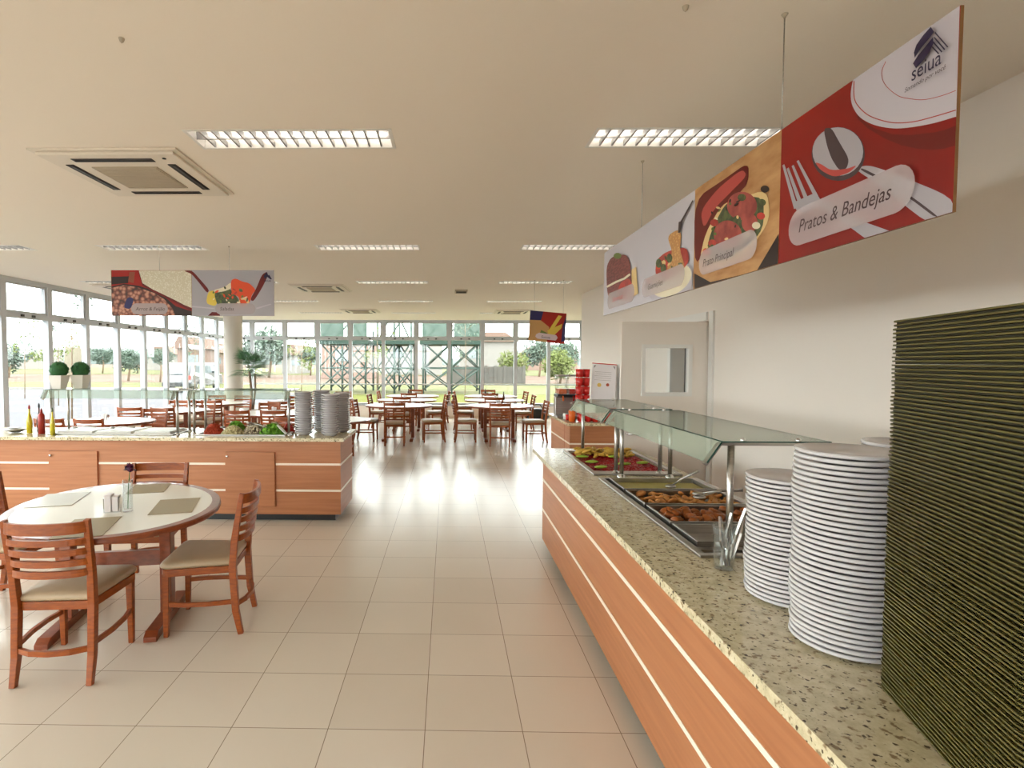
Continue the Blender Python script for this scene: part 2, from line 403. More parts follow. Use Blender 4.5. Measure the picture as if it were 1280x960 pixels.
def cassette():
    t = thing('air_conditioner', 'ac', 'air conditioner', (0, 0, H)); s = .9
    b = B()
    prism(b, [(0, 0), (s, 0), (s, s), (0, s)], -.012, 0)
    prism(b, [(.03, .03), (s-.03, .03), (s-.03, s-.03), (.03, s-.03)], -.03, -.012)
    obj('cover_panel', b, 'cream_plastic', t, bevel=.004)
    b = B(); a0, a1 = .24, .66
    box(b, a0, a1, a0, a1, -.036, -.03)
    for i in range(17):
        y = a0 + .012 + i*(a1-a0-.02)/17; box(b, a0+.01, a1-.01, y, y+.012, -.041, -.036)
    obj('intake_grille', b, 'grille', t)
    for r in ((.2, .7, .1, .15), (.2, .7, .75, .8), (.1, .15, .2, .7), (.75, .8, .2, .7)):
        b = B(); box(b, r[0], r[1], r[2], r[3], -.034, -.029, 0)
        if r[1]-r[0] > .2: box(b, r[0]+.01, r[1]-.01, (r[2]+r[3])/2, r[3]-.01, -.038, -.034, 1)
        else: box(b, (r[0]+r[1])/2, r[1]-.01, r[2]+.01, r[3]-.01, -.038, -.034, 1)
        obj('air_outlet', b, ['dark', 'black'], t)
    obj('sensor', lathe(B(), [(0, -.036), (.012, -.034), (.012, -.03)], 12, (.78, .1, 0)), 'black', t)
    return t
ac0 = cassette()
ACS = [(-2.52, 3.29, 'large cream cassette air conditioner in ceiling before the long banner'), (-2.62, 9.0, 'cassette air conditioner in mid hall ceiling, seen beside the rice and beans banner'),
       (-2.62, 13.25, 'cassette air conditioner in ceiling in front of the green scaffold windows'), (1.15, 13.4, 'cassette air conditioner in ceiling behind the small slanted fruit banner'),
       (-5.9, 9.0, 'cassette air conditioner near the side glazing, partly behind the banner')]
for i, (x, y, l) in enumerate(ACS):
    if i == 0: ac0.location = (x, y, H); ac0['label'] = l; ac0['group'] = 'ceiling cassettes'
    else: dup(ac0, (x, y, H), 0, l, 'ceiling cassettes')
b = B(); box(b, 0, .22, 0, .3, -.03, 0)
t = obj('smoke_vent', b, 'grille', loc=(.12, 9.7, H)); tag(t, 'small grey square vent in the ceiling over the aisle', 'vent')
g = B()
for i in range(5): box(g, .02, .2, .03+i*.05, .055+i*.05, -.036, -.03)
obj('vent_slat', g, 'dark', t)
for i, (u, v) in enumerate(((152, 48), (857, 8))):
    r = ray(u, v); k = (H-EYE)/r.z
    t = obj('ceiling_hook', lathe(B(), [(0, -.02), (.008, -.012), (.012, 0)], 10, (r.x*k, r.y*k, H)), 'grille'); tag(t, ('tiny grey ceiling hook above the near cassette air conditioner', 'tiny grey ceiling hook over the granite serving counter')[i], 'hook')
# ================================================================== OUTDOORS
M['grass'] = mat('lawn', dim('#b9b964', 0.209), .9, noise=(dim('#a6ad50', 0.209), 1.2, (1, 1, 1), .35, .65))
M['dry_grass'] = mat('dry_grass', dim('#b9b483', 0.209), .9, noise=(dim('#a7ad6a', 0.209), .35, (1, 1, 1), .4, .6))
M['dirt'] = mat('red_dirt', dim('#cfa68f', 0.174), .95, noise=(dim('#d9c0ac', 0.174), .12, (1, 2, 1), .35, .65))
M['asphalt'] = mat('pale_asphalt', dim('#b3b0b8', 0.193), .9, noise=(dim('#bdbac0', 0.193), .5, (1, 1, 1), .3, .7))
M['leaf'] = mat('leaf', '#4c7a3a', .6, noise=('#35602c', 5, (1, 1, 1), .3, .7))
M['leaf_pale'] = mat('pale_leaf', dim('#a9b86a', 0.252), .7)
M['leaf_far'] = mat('far_leaf', dim('#a2b4a2', 0.297), .9, noise=(dim('#8ca393', 0.297), 1, (1, 1, 1), .3, .7))  # distance haze put into the colour as a paler green
M['hill'] = mat('far_hill', dim('#a3b4b2', 0.252), .95, noise=(dim('#b7c2ba', 0.252), .02, (1, 1, 1), .3, .7))  # hill colour paled to imitate haze
M['bark'] = mat('bark', '#7c6a58', .9)
M['scaf'] = mat('green_scaffold', dim('#7f978e', 0.261), .6)
M['scaf_d'] = mat('dark_green_beam', dim('#688277', 0.233), .6)
M['net'] = mat('green_netting', dim('#90aa9d', 0.287), .8, noise=(dim('#82a091', 0.233), 3, (1, 1, 1), .3, .7), alpha=.88)
M['house'] = mat('far_plaster', dim('#dcd6cf', 0.306), .9); M['house_pink'] = mat('pink_plaster', dim('#d8b6a8', 0.306), .9); M['tile_roof'] = mat('roof_tiles', dim('#c3a496', 0.306), .9)  # washed-out tones, haze painted into walls and roofs
M['concrete'] = mat('concrete_fence', dim('#a9a49c', 0.261), .9, noise=(dim('#95908a', 0.261), .6, (1, 1, 1), .3, .7))
M['car'] = mat('silver_paint', dim('#d5d5d8', 0.252), .25, .3, coat=.6); M['car_glass'] = mat('car_glass', '#6e767a', .1)
M['red_lamp'] = mat('red_lamp', '#b03a30', .3); M['tower'] = mat('cream_tower', dim('#e9dcc0', 0.211), .9)
for k in 'grass dry_grass dirt asphalt leaf_pale leaf_far hill net scaf scaf_d house house_pink tile_roof concrete kerb tower bark'.split(): M[k].node_tree.nodes['Principled BSDF'].inputs['Specular IOR Level'].default_value = .08
G = -.12
struct('ground', box(B(), -260, 260, -60, 420, G-.3, G-.02), 'dirt')
def patch(name, pts, z, m_): return struct(name, prism(B(), pts, z-.015, z), m_)
patch('lawn_ground', [(-7.5, YF+.2), (40, YF+.2), (60, 33), (-7.5, 33)], G+.02, 'grass')
patch('pavement', [(XL-.15, -20), (XL-.15, YF+.2), (-7.5, YF+.2), (-7.5, 29), (-15, 34.5), (-40, 34.5), (-60, -20)], G+.01, 'asphalt')
b = B(); bar(b, [(-60, 34.6, G+.06), (-15, 34.6, G+.06), (-7.5, 29, G+.06), (-7.3, 18, G+.06)], .1, .07); struct('kerb', b, 'kerb')
patch('verge_ground', [(-90, 35), (-15, 35), (-7.5, 30), (60, 34), (60, 46), (-90, 46)], G+.03, 'dry_grass')
patch('field_ground', [(-150, 75), (160, 75), (200, 150), (-200, 150)], G+.01, 'dry_grass')
b = B()
for i in range(40):
    x = -230 + i*12; ball(b, (x, 330 + 12*math.sin(i*1.3), G-2), 24, 2, .03, sc=(1, .6, .34 + .14*math.sin(i*.9)+.08*math.sin(i*2.1)))
struct('hills', b, 'hill')

def leaf_blob(bm, c, r, n, size, rnd, mi=0, sc=(1, 1, 1)):
    for _ in range(n):
        d = Vector((rnd.gauss(0, 1), rnd.gauss(0, 1), rnd.gauss(0, 1))).normalized() * r * rnd.uniform(.55, 1)
        p = Vector((c[0]+d.x*sc[0], c[1]+d.y*sc[1], c[2]+d.z*sc[2]))
        a = Vector((rnd.gauss(0, 1), rnd.gauss(0, 1), rnd.gauss(0, 1))).normalized(); q = a.orthogonal().normalized()
        s = size*rnd.uniform(.6, 1.2)
        f = bm.faces.new([bm.verts.new(p + a*s), bm.verts.new(p + q*s*.5), bm.verts.new(p - a*s), bm.verts.new(p - q*s*.5)]); f.material_index = mi
def far_tree(x, y, h, r, label, leaf='leaf_far', seed=1, group='trees beyond the glazing'):
    rnd = random.Random(seed); t = thing('tree', label, 'tree', (x, y, G), 0, group)
    h *= .8; r *= .85
    b = B(); tube(b, [(0, 0, 0), (.1*r, 0, h*.4), (0, 0, h*.75)], [.05*r+.03, .04*r+.02, .02*r+.01], 7); obj('trunk', b, 'bark', t)
    b = B()
    for k in range(7):
        c = (rnd.uniform(-.5, .5)*r, rnd.uniform(-.5, .5)*r, h*.68 + rnd.uniform(-.25, .3)*r); leaf_blob(b, c, r*.62, 260, r*.09, rnd)
    obj('foliage', b, leaf, t, fix=False)
    return t
def pxx(u, y): return at_y(u, 460, y)[0]
TR = [(336, 62, 6.4, 3.3, 'large dark round tree behind the potted palm'), (388, 72, 5.0, 1.8, 'green tree between palm and scaffolding'),
      (128, 80, 4.6, 2.2, 'pale tree beneath the rice and beans banner'), (172, 86, 5.0, 2.0, 'slimmer pale tree just behind the banner edge trees'),
      (10, 60, 4.2, 2.6, 'bushy tree at the side glazing near the glass door'), (674, 70, 5.6, 2.6, 'tree on the horizon under the small slanted banner'),
      (706, 85, 5.6, 3.6, 'broad tree on horizon next to the far wall end'), (640, 60, 3.0, 2.0, 'low bush before the grey fence wall'), (700, 48, 3.0, 2.0, 'low pale bush near the drinks counter'),
      (160, 50, 3.4, 1.8, 'bare reddish shrub tree on the dirt field'), (200, 48, 4.0, 1.2, 'slim tree above the parked van')]
for i, (u, y, h, r, l) in enumerate(TR): far_tree(pxx(u, y), y, h, r, l, 'leaf_far' if i not in (7, 8) else 'leaf_pale', seed=i+3)
def sapling(x, y, h, label, seed, pale=True):
    rnd = random.Random(seed); t = thing('sapling', label, 'tree', (x, y, G), 0, 'young trees on the lawn')
    b = B(); tube(b, [(0, 0, 0), (.05, 0, h*.5), (0, .05, h)], [.022, .015, .006], 6); obj('trunk', b, 'bark', t)
    b = B(); ends = []
    for k in range(9):
        z = h*rnd.uniform(.45, .95); a = rnd.uniform(0, 2*PI); l = rnd.uniform(.4, .9)*h*.22
        e = (l*math.cos(a), l*math.sin(a), z+l*.7); tube(b, [(0, 0, z), e], [.007, .003], 5); ends.append(e)
    obj('branch', b, 'bark', t)
    b = B()
    for e in ends: leaf_blob(b, e, .28, 26, .07, rnd)
    obj('foliage', b, 'leaf_pale' if pale else 'leaf_far', t, fix=False)
for i, (u, y, h, l, p) in enumerate(((72, 22, 3.2, 'young leafy tree outside the third bay of side glazing', True), (88, 13, 4.5, 'thin sapling with sparse grey leaves close outside the side glazing', False),
                         (30, 26, 3.6, 'young tree outside the second bay of side glazing', True), (243, 27, 4.2, 'pale sapling beside the parked van', False),
                         (376, 24, 3.0, 'yellow-green sapling before the netted scaffold', True), (471, 25, 3.4, 'yellow-green sapling between the scaffold towers', True), (581, 26, 3.7, 'sapling with sparse leaves at the end of scaffolding', False))):
    sapling(pxx(u, y), y, h, l, 40+i, p)
# scaffold towers
def scaffold(u0, u1, y, top_px, label, nets, seed):
    rnd = random.Random(seed); x0, x1 = pxx(u0, y), pxx(u1, y); w = x1-x0; D = 3.2
    t = thing('scaffold_tower', label, 'scaffold', (x0, y, G), 0, 'green scaffold towers on the lawn')
    zt = at_y(600, top_px, y)[1] - G; zp = at_y(600, 428, y)[1] - G; nb = max(2, round(w/1.9))
    for i in range(nb+1):
        for d in (0, D):
            b = B(); x = w*i/nb; tube(b, [(x, d, 0), (x, d, zt if d == 0 or i % 2 else zp+.8)], .065, 6); obj('standard_pole', b, 'scaf', t)
    lev = [.25, zp*.5, zp]
    for d in (0, D):
        for i in range(nb):
            xa, xb = w*i/nb, w*(i+1)/nb
            for k in range(2):
                b = B(); tube(b, [(xa, d, lev[k]), (xb, d, lev[k+1])], .045, 5); tube(b, [(xb, d+.1, lev[k]), (xa, d+.1, lev[k+1])], .045, 5); obj('diagonal_brace', b, 'scaf', t)
        b = B(); tube(b, [(-.15, d, zp*.5), (w+.15, d, zp*.5)], .04, 5); obj('ledger', b, 'scaf', t)
    b = B(); box(b, -.18, w+.18, -.2, D+.2, zp-.12, zp+.12); obj('platform', b, 'scaf_d', t)
    for xa, xb, za, zb in ((0, .5, zp, zt), (.3, .9, zp, zt), (1, .55, zp, zt)):
        b = B(); tube(b, [(w*xa, -.15, za), (w*xb, -.15, zb)], .05, 5); obj('shore_brace', b, 'scaf', t)
    for n0, n1 in nets:
        b = B(); box(b, w*n0, w*n1, -.26, -.22, zp+.15, zt); obj('safety_netting', b, 'net', t)
scaffold(399, 457, 31, 388, 'green scaffold tower with netting behind the round dining tables', [(-.08, .55), (.62, 1.05)], 1)
scaffold(472, 514, 31, 388, 'open green scaffold tower without netting in mid lawn', [], 2)
scaffold(529, 600, 31, 388, 'wide green netted scaffold tower over the central aisle', [(0, .5), (.54, 1)], 3)
# houses and walls far away
def house(u0, u1, y, z1, label, m_='house', roof=True):
    x0, x1 = pxx(u0, y), pxx(u1, y); w = x1-x0
    t = thing('house', label, 'house', (x0, y, G), 0, 'buildings beyond the field')
    obj('house_wall', box(B(), 0, w, 0, 8, 0, z1), m_, t)
    if roof:
        b = B(); prism(b, [(-.5, z1), (w+.5, z1), (w*.8, z1+1.6), (w*.2, z1+1.6)], -.6, 8.6, fn=lambda x, z, yy: (x, yy, z)); obj('roof', b, 'tile_roof', t)
    for i in range(max(1, int(w/5))):
        b = B(); box(b, 1.5+i*5, 2.9+i*5, -.06, .02, z1*.45, z1*.75); obj('window_opening', b, 'car_glass', t)
for a in ((20, 48, 120, 4.5, 'long low white building at the horizon beyond the side glazing', 'house', False), (222, 240, 75, 3.6, 'pinkish row house above the parked van', 'house_pink'), (254, 270, 88, 3.2, 'small pink house near the round column', 'house_pink'),
          (182, 216, 110, 3.2, 'white house on the horizon between two mullions', 'house'), (352, 372, 82, 2.8, 'tiny house between palm and netted scaffold', 'house'),
          (402, 462, 60, 4.2, 'pale pink warehouse behind the netted scaffold', 'house_pink', False), (478, 552, 78, 5.2, 'long pale warehouse behind the open scaffold', 'house', False), (575, 645, 96, 5.4, 'white warehouse beyond the grey fence wall', 'house'), (655, 722, 125, 4.0, 'wide pale pink houses under the horizon hills', 'house_pink')):
    house(*a)
b = B(); x0, x1 = pxx(560, 46), pxx(655, 46); box(b, x0, x1, 0, .2, 0, 1.45)
for i in range(9): box(b, x0+(x1-x0)*i/8-.12, x0+(x1-x0)*i/8+.12, -.06, 0, 0, 1.55)
t = obj('fence_wall', b, 'concrete', loc=(0, 46, G)); tag(t, 'grey concrete fence wall on the far edge of lawn', 'fence')
b = B(); lathe(b, [(1.1, 0), (.9, 3.4), (.45, 4.4), (0, 4.9)], 12); t = obj('stone_obelisk', b, 'tower', loc=(pxx(92, 70), 70, G)); tag(t, 'cream tapering tower beyond the field behind the topiary pots', 'tower')
# parked van, seen from behind
def van(x, y, label, rz=0):
    t = thing('van', label, 'car', (x, y, G+.01), rz)
    b = B(); prof = [(0, .35), (.02, .9), (.12, 1.05), (.3, 1.62), (.5, 1.72), (2.6, 1.70), (3.3, 1.12), (4.2, .98), (4.35, .6), (4.3, .35)]
    prism(b, prof, -.86, .86, fn=lambda yy, z, xx: (xx*(1 if z < 1 else 1-.16*(z-1)), yy, z)); obj('car_body', b, 'car', t, bevel=.06)
    b = B(); prism(b, [(.085, 1.08), (.27, 1.56), (.24, 1.57), (.055, 1.08)], -.66, .66, fn=lambda yy, z, xx: (xx, yy, z)); obj('rear_window', b, 'car_glass', t)
    for s in (-1, 1):
        b = B(); prism(b, [(.5, 1.1), (2.9, 1.1), (2.5, 1.55), (.55, 1.57)], .80, .84, fn=lambda yy, z, xx: (s*xx, yy, z)); obj('side_window', b, 'car_glass', t)
        b = B(); box(b, s*.72-.07, s*.72+.07, -.03, .03, .75, 1.0); obj('tail_lamp', b, 'red_lamp', t)
        b = B(); tube(b, [(s*.86, 2.75, 1.15), (s*1.02, 2.72, 1.18)], .06, 8); obj('wing_mirror', b, 'black', t)
        for yy in (.8, 3.5):
            b = B(); tube(b, [(s*.66, yy, .32), (s*.86, yy, .32)], .32, 18); w_ = obj('wheel', b, 'black', t)
            b = B(); tube(b, [(s*.86, yy, .32), (s*.88, yy, .32)], .18, 14); obj('hub_cap', b, 'chrome', w_)
    b = B(); box(b, -.84, .84, -.09, .02, .38, .6); obj('rear_bumper', b, 'black', t)
    b = B(); box(b, -.26, .26, -.02, .01, .72, .86); obj('number_plate', b, 'white', t)
    return t
van(pxx(221, 31.2), 31.2, 'silver van parked with its back to the side glazing')
van(pxx(252, 41), 41, 'white van standing behind the silver parked van', .3)

# ================================================================== COUNTERS
def cabinet(name, label, x0, x1, y0, y1, stripes, doors=(), front='x', group=None):
    """laminate counter; front 'x' = long face towards -x, 'y' = long face towards -y"""
    t = thing(name, label, 'counter', ((x0+x1)/2, (y0+y1)/2, 0)); cx, cy = (x0+x1)/2, (y0+y1)/2
    X0, X1, Y0, Y1 = x0-cx, x1-cx, y0-cy, y1-cy
    obj('cabinet_body', box(B(), X0, X1, Y0, Y1, .08, .865), 'cherry', t)
    obj('plinth', box(B(), X0+.07, X1-.07, Y0+.07, Y1-.07, 0, .08), 'black', t)
    for z in stripes:
        if front == 'x':
            segs = [(Y0, Y1)]
            b = B(); box(b, X0-.003, X0+.002, Y0, Y1, z-.011, z+.011); obj('inlay_strip', b, 'inlay', t)
            b = B(); box(b, X0, X1, Y0-.003, Y0+.002, z-.011, z+.011); obj('inlay_strip', b, 'inlay', t)
        else:
            cuts = sorted(doors); a = X0
            for d0, d1 in cuts + [(None, None)]:
                e = X1 if d0 is None else d0-cx
                b = B(); box(b, a, e, Y0-.003, Y0+.002, z-.011, z+.011); obj('inlay_strip', b, 'inlay', t)
                if d0 is not None: a = d1-cx
            b = B(); box(b, X1-.002, X1+.003, Y0, Y1, z-.011, z+.011); obj('inlay_strip', b, 'inlay', t)
    for d0, d1 in doors:
        b = B(); box(b, d0-cx+.004, d1-cx-.004, Y0-.02, Y0, .165, .745); d = obj('cabinet_door', b, 'cherry', t, bevel=.002)
        obj('door_shadow_gap', box(B(), d1-cx-.004, d1-cx+.004, Y0-.004, Y0, .165, .745), 'cherry_dark', t)
        b = B(); lathe(b, [(0, 0), (.013, .002), (.013, .008), (.006, .012), (.006, .02)], 14); k = obj('knob', b, 'chrome', d); k.location = (d0-cx+.03, Y0-.04, .70); k.rotation_euler.x = -PI/2
    return t
def slab(name, label, x0, x1, y0, y1, holes):
    """granite top with rectangular cut-outs (x0, x1, y0, y1), holes not overlapping in y"""
    b = B(); z0, z1 = .865, .9; y = y0
    for hx0, hx1, hy0, hy1 in sorted(holes, key=lambda h: h[2]):
        box(b, x0, x1, y, hy0, z0, z1); box(b, x0, hx0, hy0, hy1, z0, z1); box(b, hx1, x1, hy0, hy1, z0, z1); y = hy1
    box(b, x0, x1, y, y1, z0, z1)
    t = obj(name, b, 'granite'); tag(t, label, 'worktop'); return t
cabinet('serving_counter', 'long cherry laminate serving counter with two cream stripes by plain wall', .875, 1.66, -.8, 5.03, (.631, .355))
def slab_y(name, label, x0, x1, y0, y1, holes):     # holes not overlapping in x
    b = B(); z0, z1 = .865, .9; x = x0
    for hx0, hx1, hy0, hy1 in sorted(holes):
        box(b, x, hx0, y0, y1, z0, z1); box(b, hx0, hx1, y0, hy0, z0, z1); box(b, hx0, hx1, hy1, y1, z0, z1); x = hx1
    box(b, x, x1, y0, y1, z0, z1)
    t = obj(name, b, 'granite'); tag(t, label, 'worktop'); return t
WELL1 = (1.07, 1.63, 3.93, 4.90); WELL2 = (1.07, 1.68, 2.28, 3.74)
slab('granite_worktop', 'speckled beige granite worktop carrying plates and hot food by plain wall', .795, 1.74, -.85, 5.12, [tuple(WELL1), tuple(WELL2)])
# the cabinet under the wells is solid, so the tubs sit above it: raise their floors above z .866
def well(label, w, divs=()):
    x0, x1, y0, y1 = w; cx, cy = (x0+x1)/2, (y0+y1)/2
    t = thing('steel_food_well', label, 'food well', (cx, cy, .9))
    b = B(); r = .035
    for a in ((x0-r, x1+r, y0-r, y0), (x0-r, x1+r, y1, y1+r), (x0-r, x0, y0, y1), (x1, x1+r, y0, y1)): box(b, a[0]-cx, a[1]-cx, a[2]-cy, a[3]-cy, .001, .012)
    obj('well_rim', b, 'steel', t, bevel=.003)
    b = B(); box(b, x0-cx, x1-cx, y0-cy, y1-cy, -.034, -.03); obj('well_floor', b, 'steel', t)
    return t
well('steel buffet well holding red beetroot and fried bananas', WELL1)
well('long steel buffet well holding four hot food pans', WELL2)
w2 = [o for o in bpy.data.objects if o.get('category') == 'food well'][-1]
w2 = bpy.data.objects['steel_food_well.001']
b = B(); box(b, -.305, .305, 2.35-3.01, 2.389-3.01, -.006, .0); obj('cross_bar', b, 'steel', w2)
def pan(label, x0, x1, y0, y1, z=.9, depth=.03):
    t = thing('food_pan', label, 'pan', ((x0+x1)/2, (y0+y1)/2, z), 0, 'steel pans in the long buffet well'); hx, hy = (x1-x0)/2, (y1-y0)/2
    b = B(); r = .012; zt = .022
    for a in ((-hx, hx, -hy, -hy+r), (-hx, hx, hy-r, hy), (-hx, -hx+r, -hy+r, hy-r), (hx-r, hx, -hy+r, hy-r)): box(b, *a, -depth, zt)
    obj('pan_rim', b, 'steel', t, bevel=.002)
    obj('pan_floor', box(B(), -hx+r, hx-r, -hy+r, hy-r, -depth, -depth+.004), 'steel', t)
    return t
PY = [(3.40, 3.72), (3.04, 3.37), (2.69, 3.01), (2.395, 2.66)]
PL = ['steel pan of yellow cream closest to the beetroot well', 'steel pan of golden fried nuggets, second from beetroot well', 'steel pan of brown meat pieces beside the bare pan', 'bare steel pan next to the glass utensil jar']
for (a, c), l in zip(PY, PL): pan(l, 1.09, 1.66, a, c)
M['cream_food'] = mat('yellow_cream', '#c9bb6a', .45, noise=('#b9aa55', 6, (1, 1, 1), .3, .7))
M['nugget'] = mat('golden_fried', '#c98a45', .6, noise=('#a8652c', 20, (1, 1, 1), .3, .7))
M['meat'] = mat('brown_meat', '#a65a1e', .4, noise=('#7a3a12', 25, (1, 1, 1), .3, .7))
M['beet'] = mat('beetroot', '#b80c18', .3, noise=('#7a0814', 18, (1, 1, 1), .3, .7))
M['banana'] = mat('fried_banana', '#d8b24a', .5, noise=('#b98a2c', 14, (1, 1, 1), .3, .7))
M['pickle'] = mat('green_slice', '#9db53c', .4)
def bumpy(name, label, x0, x1, y0, y1, z, m_, amp, seed, nx=44, ny=30, cat='food', dome=0, base=.0):
    """a closed tray-filling of loose food with an uneven surface"""
    rnd = random.Random(seed); b = B(); g = []
    for j in range(ny+1):
        row = []
        for i in range(nx+1):
            u, v = i/nx, j/ny; e = (0 if i in (0, nx) or j in (0, ny) else 1)
            k = dome * (4*u*(1-u)*4*v*(1-v))**.5
            row.append(b.verts.new((x0+(x1-x0)*u, y0+(y1-y0)*v, z + base + k + e*rnd.uniform(-amp, amp))))
        g.append(row)
    for j in range(ny):
        for i in range(nx): b.faces.new((g[j][i], g[j][i+1], g[j+1][i+1], g[j+1][i])).smooth = amp < .002
    lo = [b.verts.new((x, y, z-.018)) for x, y in ((x0, y0), (x1, y0), (x1, y1), (x0, y1))]
    b.faces.new(list(reversed(lo)))
    for s in (([g[0][i] for i in range(nx+1)], lo[0], lo[1]), ([g[j][nx] for j in range(ny+1)], lo[1], lo[2]), ([g[ny][nx-i] for i in range(nx+1)], lo[2], lo[3]), ([g[ny-j][0] for j in range(ny+1)], lo[3], lo[0])):
        b.faces.new([s[1]] + s[0] + [s[2]])
    t = obj(name, b, m_); tag(t, label, cat, kind='stuff'); return t
def solid_under(x0, x1, y0, y1): pass
w1 = bpy.data.objects['steel_food_well']; b = B(); box(b, -.28, .28, 3.931-4.415, 4.035-4.415, .0, .006); obj('well_deck', b, 'steel', w1)
bumpy('yellow_cream_food', 'smooth yellow cream filling the pan behind the fried nuggets', 1.103, 1.647, 3.413, 3.707, .893, 'cream_food', .0012, 1)
bumpy('beetroot_food', 'bed of dark red beetroot pieces filling the far buffet well', 1.075, 1.625, 4.04, 4.895, .893, 'beet', .007, 2, 50, 90)
def nugget_mesh(s, sc, m_, nm, seed):
    b = B(); ball(b, (0, 0, 0), s, 2, .14, sc=sc, rnd=random.Random(seed)); return b
def heap(first, x0, x1, y0, y1, z, n, labelfn, group, s, seed, layers=2, tilt=.5):
    rnd = random.Random(seed)
    for i in range(n):
        l = i % layers; x, y = rnd.uniform(x0, x1), rnd.uniform(y0, y1)
        o = first if i == 0 else first.copy()
        if i: C.objects.link(o)
        o.location = (x, y, z + l*s*1.1); o.rotation_euler = (rnd.uniform(-tilt, tilt), rnd.uniform(-tilt, tilt), rnd.uniform(0, 6.28)); o.scale = [rnd.uniform(.85, 1.15)]*3
        o['label'] = labelfn; o['group'] = group; o['category'] = 'food'
heap(obj('fried_nugget', nugget_mesh(.020, (1.25, .8, .6), '', '', 4), 'nugget'), 1.13, 1.62, 3.07, 3.34, .888, 130, 'golden fried nugget heaped in the second hot pan', 'golden fried nuggets in the pan', .02, 4)
heap(obj('meat_piece', nugget_mesh(.028, (1.1, .9, .65), '', '', 5), 'meat'), 1.135, 1.615, 2.73, 2.97, .890, 70, 'glazed brown meat piece heaped in the third hot pan', 'brown meat pieces in the pan', .02, 5)
b = B(); tube(b, [(-.05, .012, 0), (-.02, -.004, .004), (.02, -.004, .004), (.05, .012, 0)], [.006, .015, .015, .006], 8)
heap(obj('fried_banana', b, 'banana'), 1.12, 1.56, 4.64, 4.84, .915, 46, 'yellow fried banana heaped at far end of beetroot well', 'fried bananas on the beetroot', .014, 6, 3, .4)
b = B(); ball(b, (0, 0, 0), .055, 2, .03, sc=(1, .42, .22)); pk = obj('cucumber_slice', b, 'pickle')
for i, (x, y, l) in enumerate(((1.13, 4.62, 'closest to the bananas on the aisle side'), (1.15, 4.38, 'second along the aisle rim'), (1.16, 4.16, 'third along the aisle rim, towards the posts'), (1.40, 4.62, 'just below the bananas at middle'), (1.38, 4.30, 'alone in the middle of the beetroot'), (1.54, 4.35, 'on the wall side of the beetroot'))):
    o = pk if i == 0 else pk.copy()
    if i: C.objects.link(o)
    o.location = (x, y, .912); o.rotation_euler.z = .2*(i % 3)-.1; tag(o, 'green cucumber slice ' + l, 'food', 'cucumber slices on the beetroot')
# serving tools
def ladle(label, a, c, tip='spoon', group='serving tools in the hot pans'):
    A, Cc = Vector(a), Vector(c); t = thing('serving_spoon', label, 'spoon', a, 0, group); d = Cc - A
    b = B(); tube(b, [(0, 0, 0), tuple(d*.5 + Vector((0, 0, .008))), tuple(d)], [.005, .006, .008], 8); obj('handle', b, 'steel', t)
    b = B(); ball(b, (0, 0, 0), .035, 2, sc=(1, .75, .35)); obj('spoon_bowl', b, 'steel', t)
ladle('steel ladle standing out of the yellow cream pan', (1.44, 3.55, .905), (1.56, 3.42, 1.03))
ladle('steel serving spoon resting on the fried nuggets', (1.45, 3.18, .945), (1.66, 3.10, .985))
ladle('second steel spoon crossed over the nuggets', (1.42, 3.10, .945), (1.64, 3.16, .975))

# sneeze guards
def guard(label, x0, x1, y0, y1, zt, group, drop=(-.062, -.088), posts=None):
    """frame along y; posts at both ends, flat glass on top and a drooping front glass"""
    t = thing('sneeze_guard', label, 'sneeze guard', ((x0+x1)/2, (y0+y1)/2, .9), 0, group); cx, cy = (x0+x1)/2, (y0+y1)/2; z = zt-.9
    for px_ in (x0+.05, x1-.07):
        for py_ in (y0+.03, y1-.03):
            b = B(); tube(b, [(px_-cx, py_-cy, 0), (px_-cx, py_-cy, z-.01)], .014, 14); p = obj('post', b, 'steel', t)
            b = B(); lathe(b, [(.03, 0), (.03, .006), (.018, .02), (.0145, .024)], 16, (px_-cx, py_-cy, 0)); obj('post_flange', b, 'chrome', p)
    for py_ in (y0+.03, y1-.03):
        b = B(); bar(b, [(x0-cx, py_-cy, z-.008), (x1-cx, py_-cy, z-.008)], .013, .007); obj('top_bracket', b, 'steel', t)
        b = B(); bar(b, [(x0-cx, py_-cy, z-.008), (x0-cx+drop[0]*1.02, py_-cy, z-.008+drop[1]*1.02)], .013, .007, up=(1, 0, 0)); obj('front_bracket', b, 'steel', t)
        for xx in (x0+.1, x1-.12):
            b = B(); lathe(b, [(.012, 0), (.012, .004), (.006, .01), (0, .012)], 12, (xx-cx, py_-cy, z+.006)); obj('bolt', b, 'chrome', t)
    b = B(); box(b, x0-cx, x1-cx, y0-cy, y1-cy, z, z+.006); edge(b); obj('top_glass', b, ['guard', 'glass_edge'], t)
    b = B(); prism(b, [(x0-cx-.002, z), (x0-cx+drop[0], z+drop[1]), (x0-cx+drop[0]-.005, z+drop[1]+.003), (x0-cx-.007, z+.004)], y0-cy, y1-cy, fn=lambda x, zz, y: (x, y, zz)); edge(b); obj('front_glass', b, ['guard', 'glass_edge'], t)
def edge(b, lim=.012):
    """thin rim faces of a pane show the dark green of thick glass"""
    b.faces.ensure_lookup_table()
    for f in b.faces:
        if min(e.calc_length() for e in f.edges) < lim: f.material_index = 1
guard('long glass sneeze guard over the hot food pans', 1.165, 1.62, 2.34, 3.87, 1.363, 'sneeze guards over the hot counter')
guard('shorter glass sneeze guard over the beetroot well', 1.165, 1.60, 3.94, 4.98, 1.363, 'sneeze guards over the hot counter')

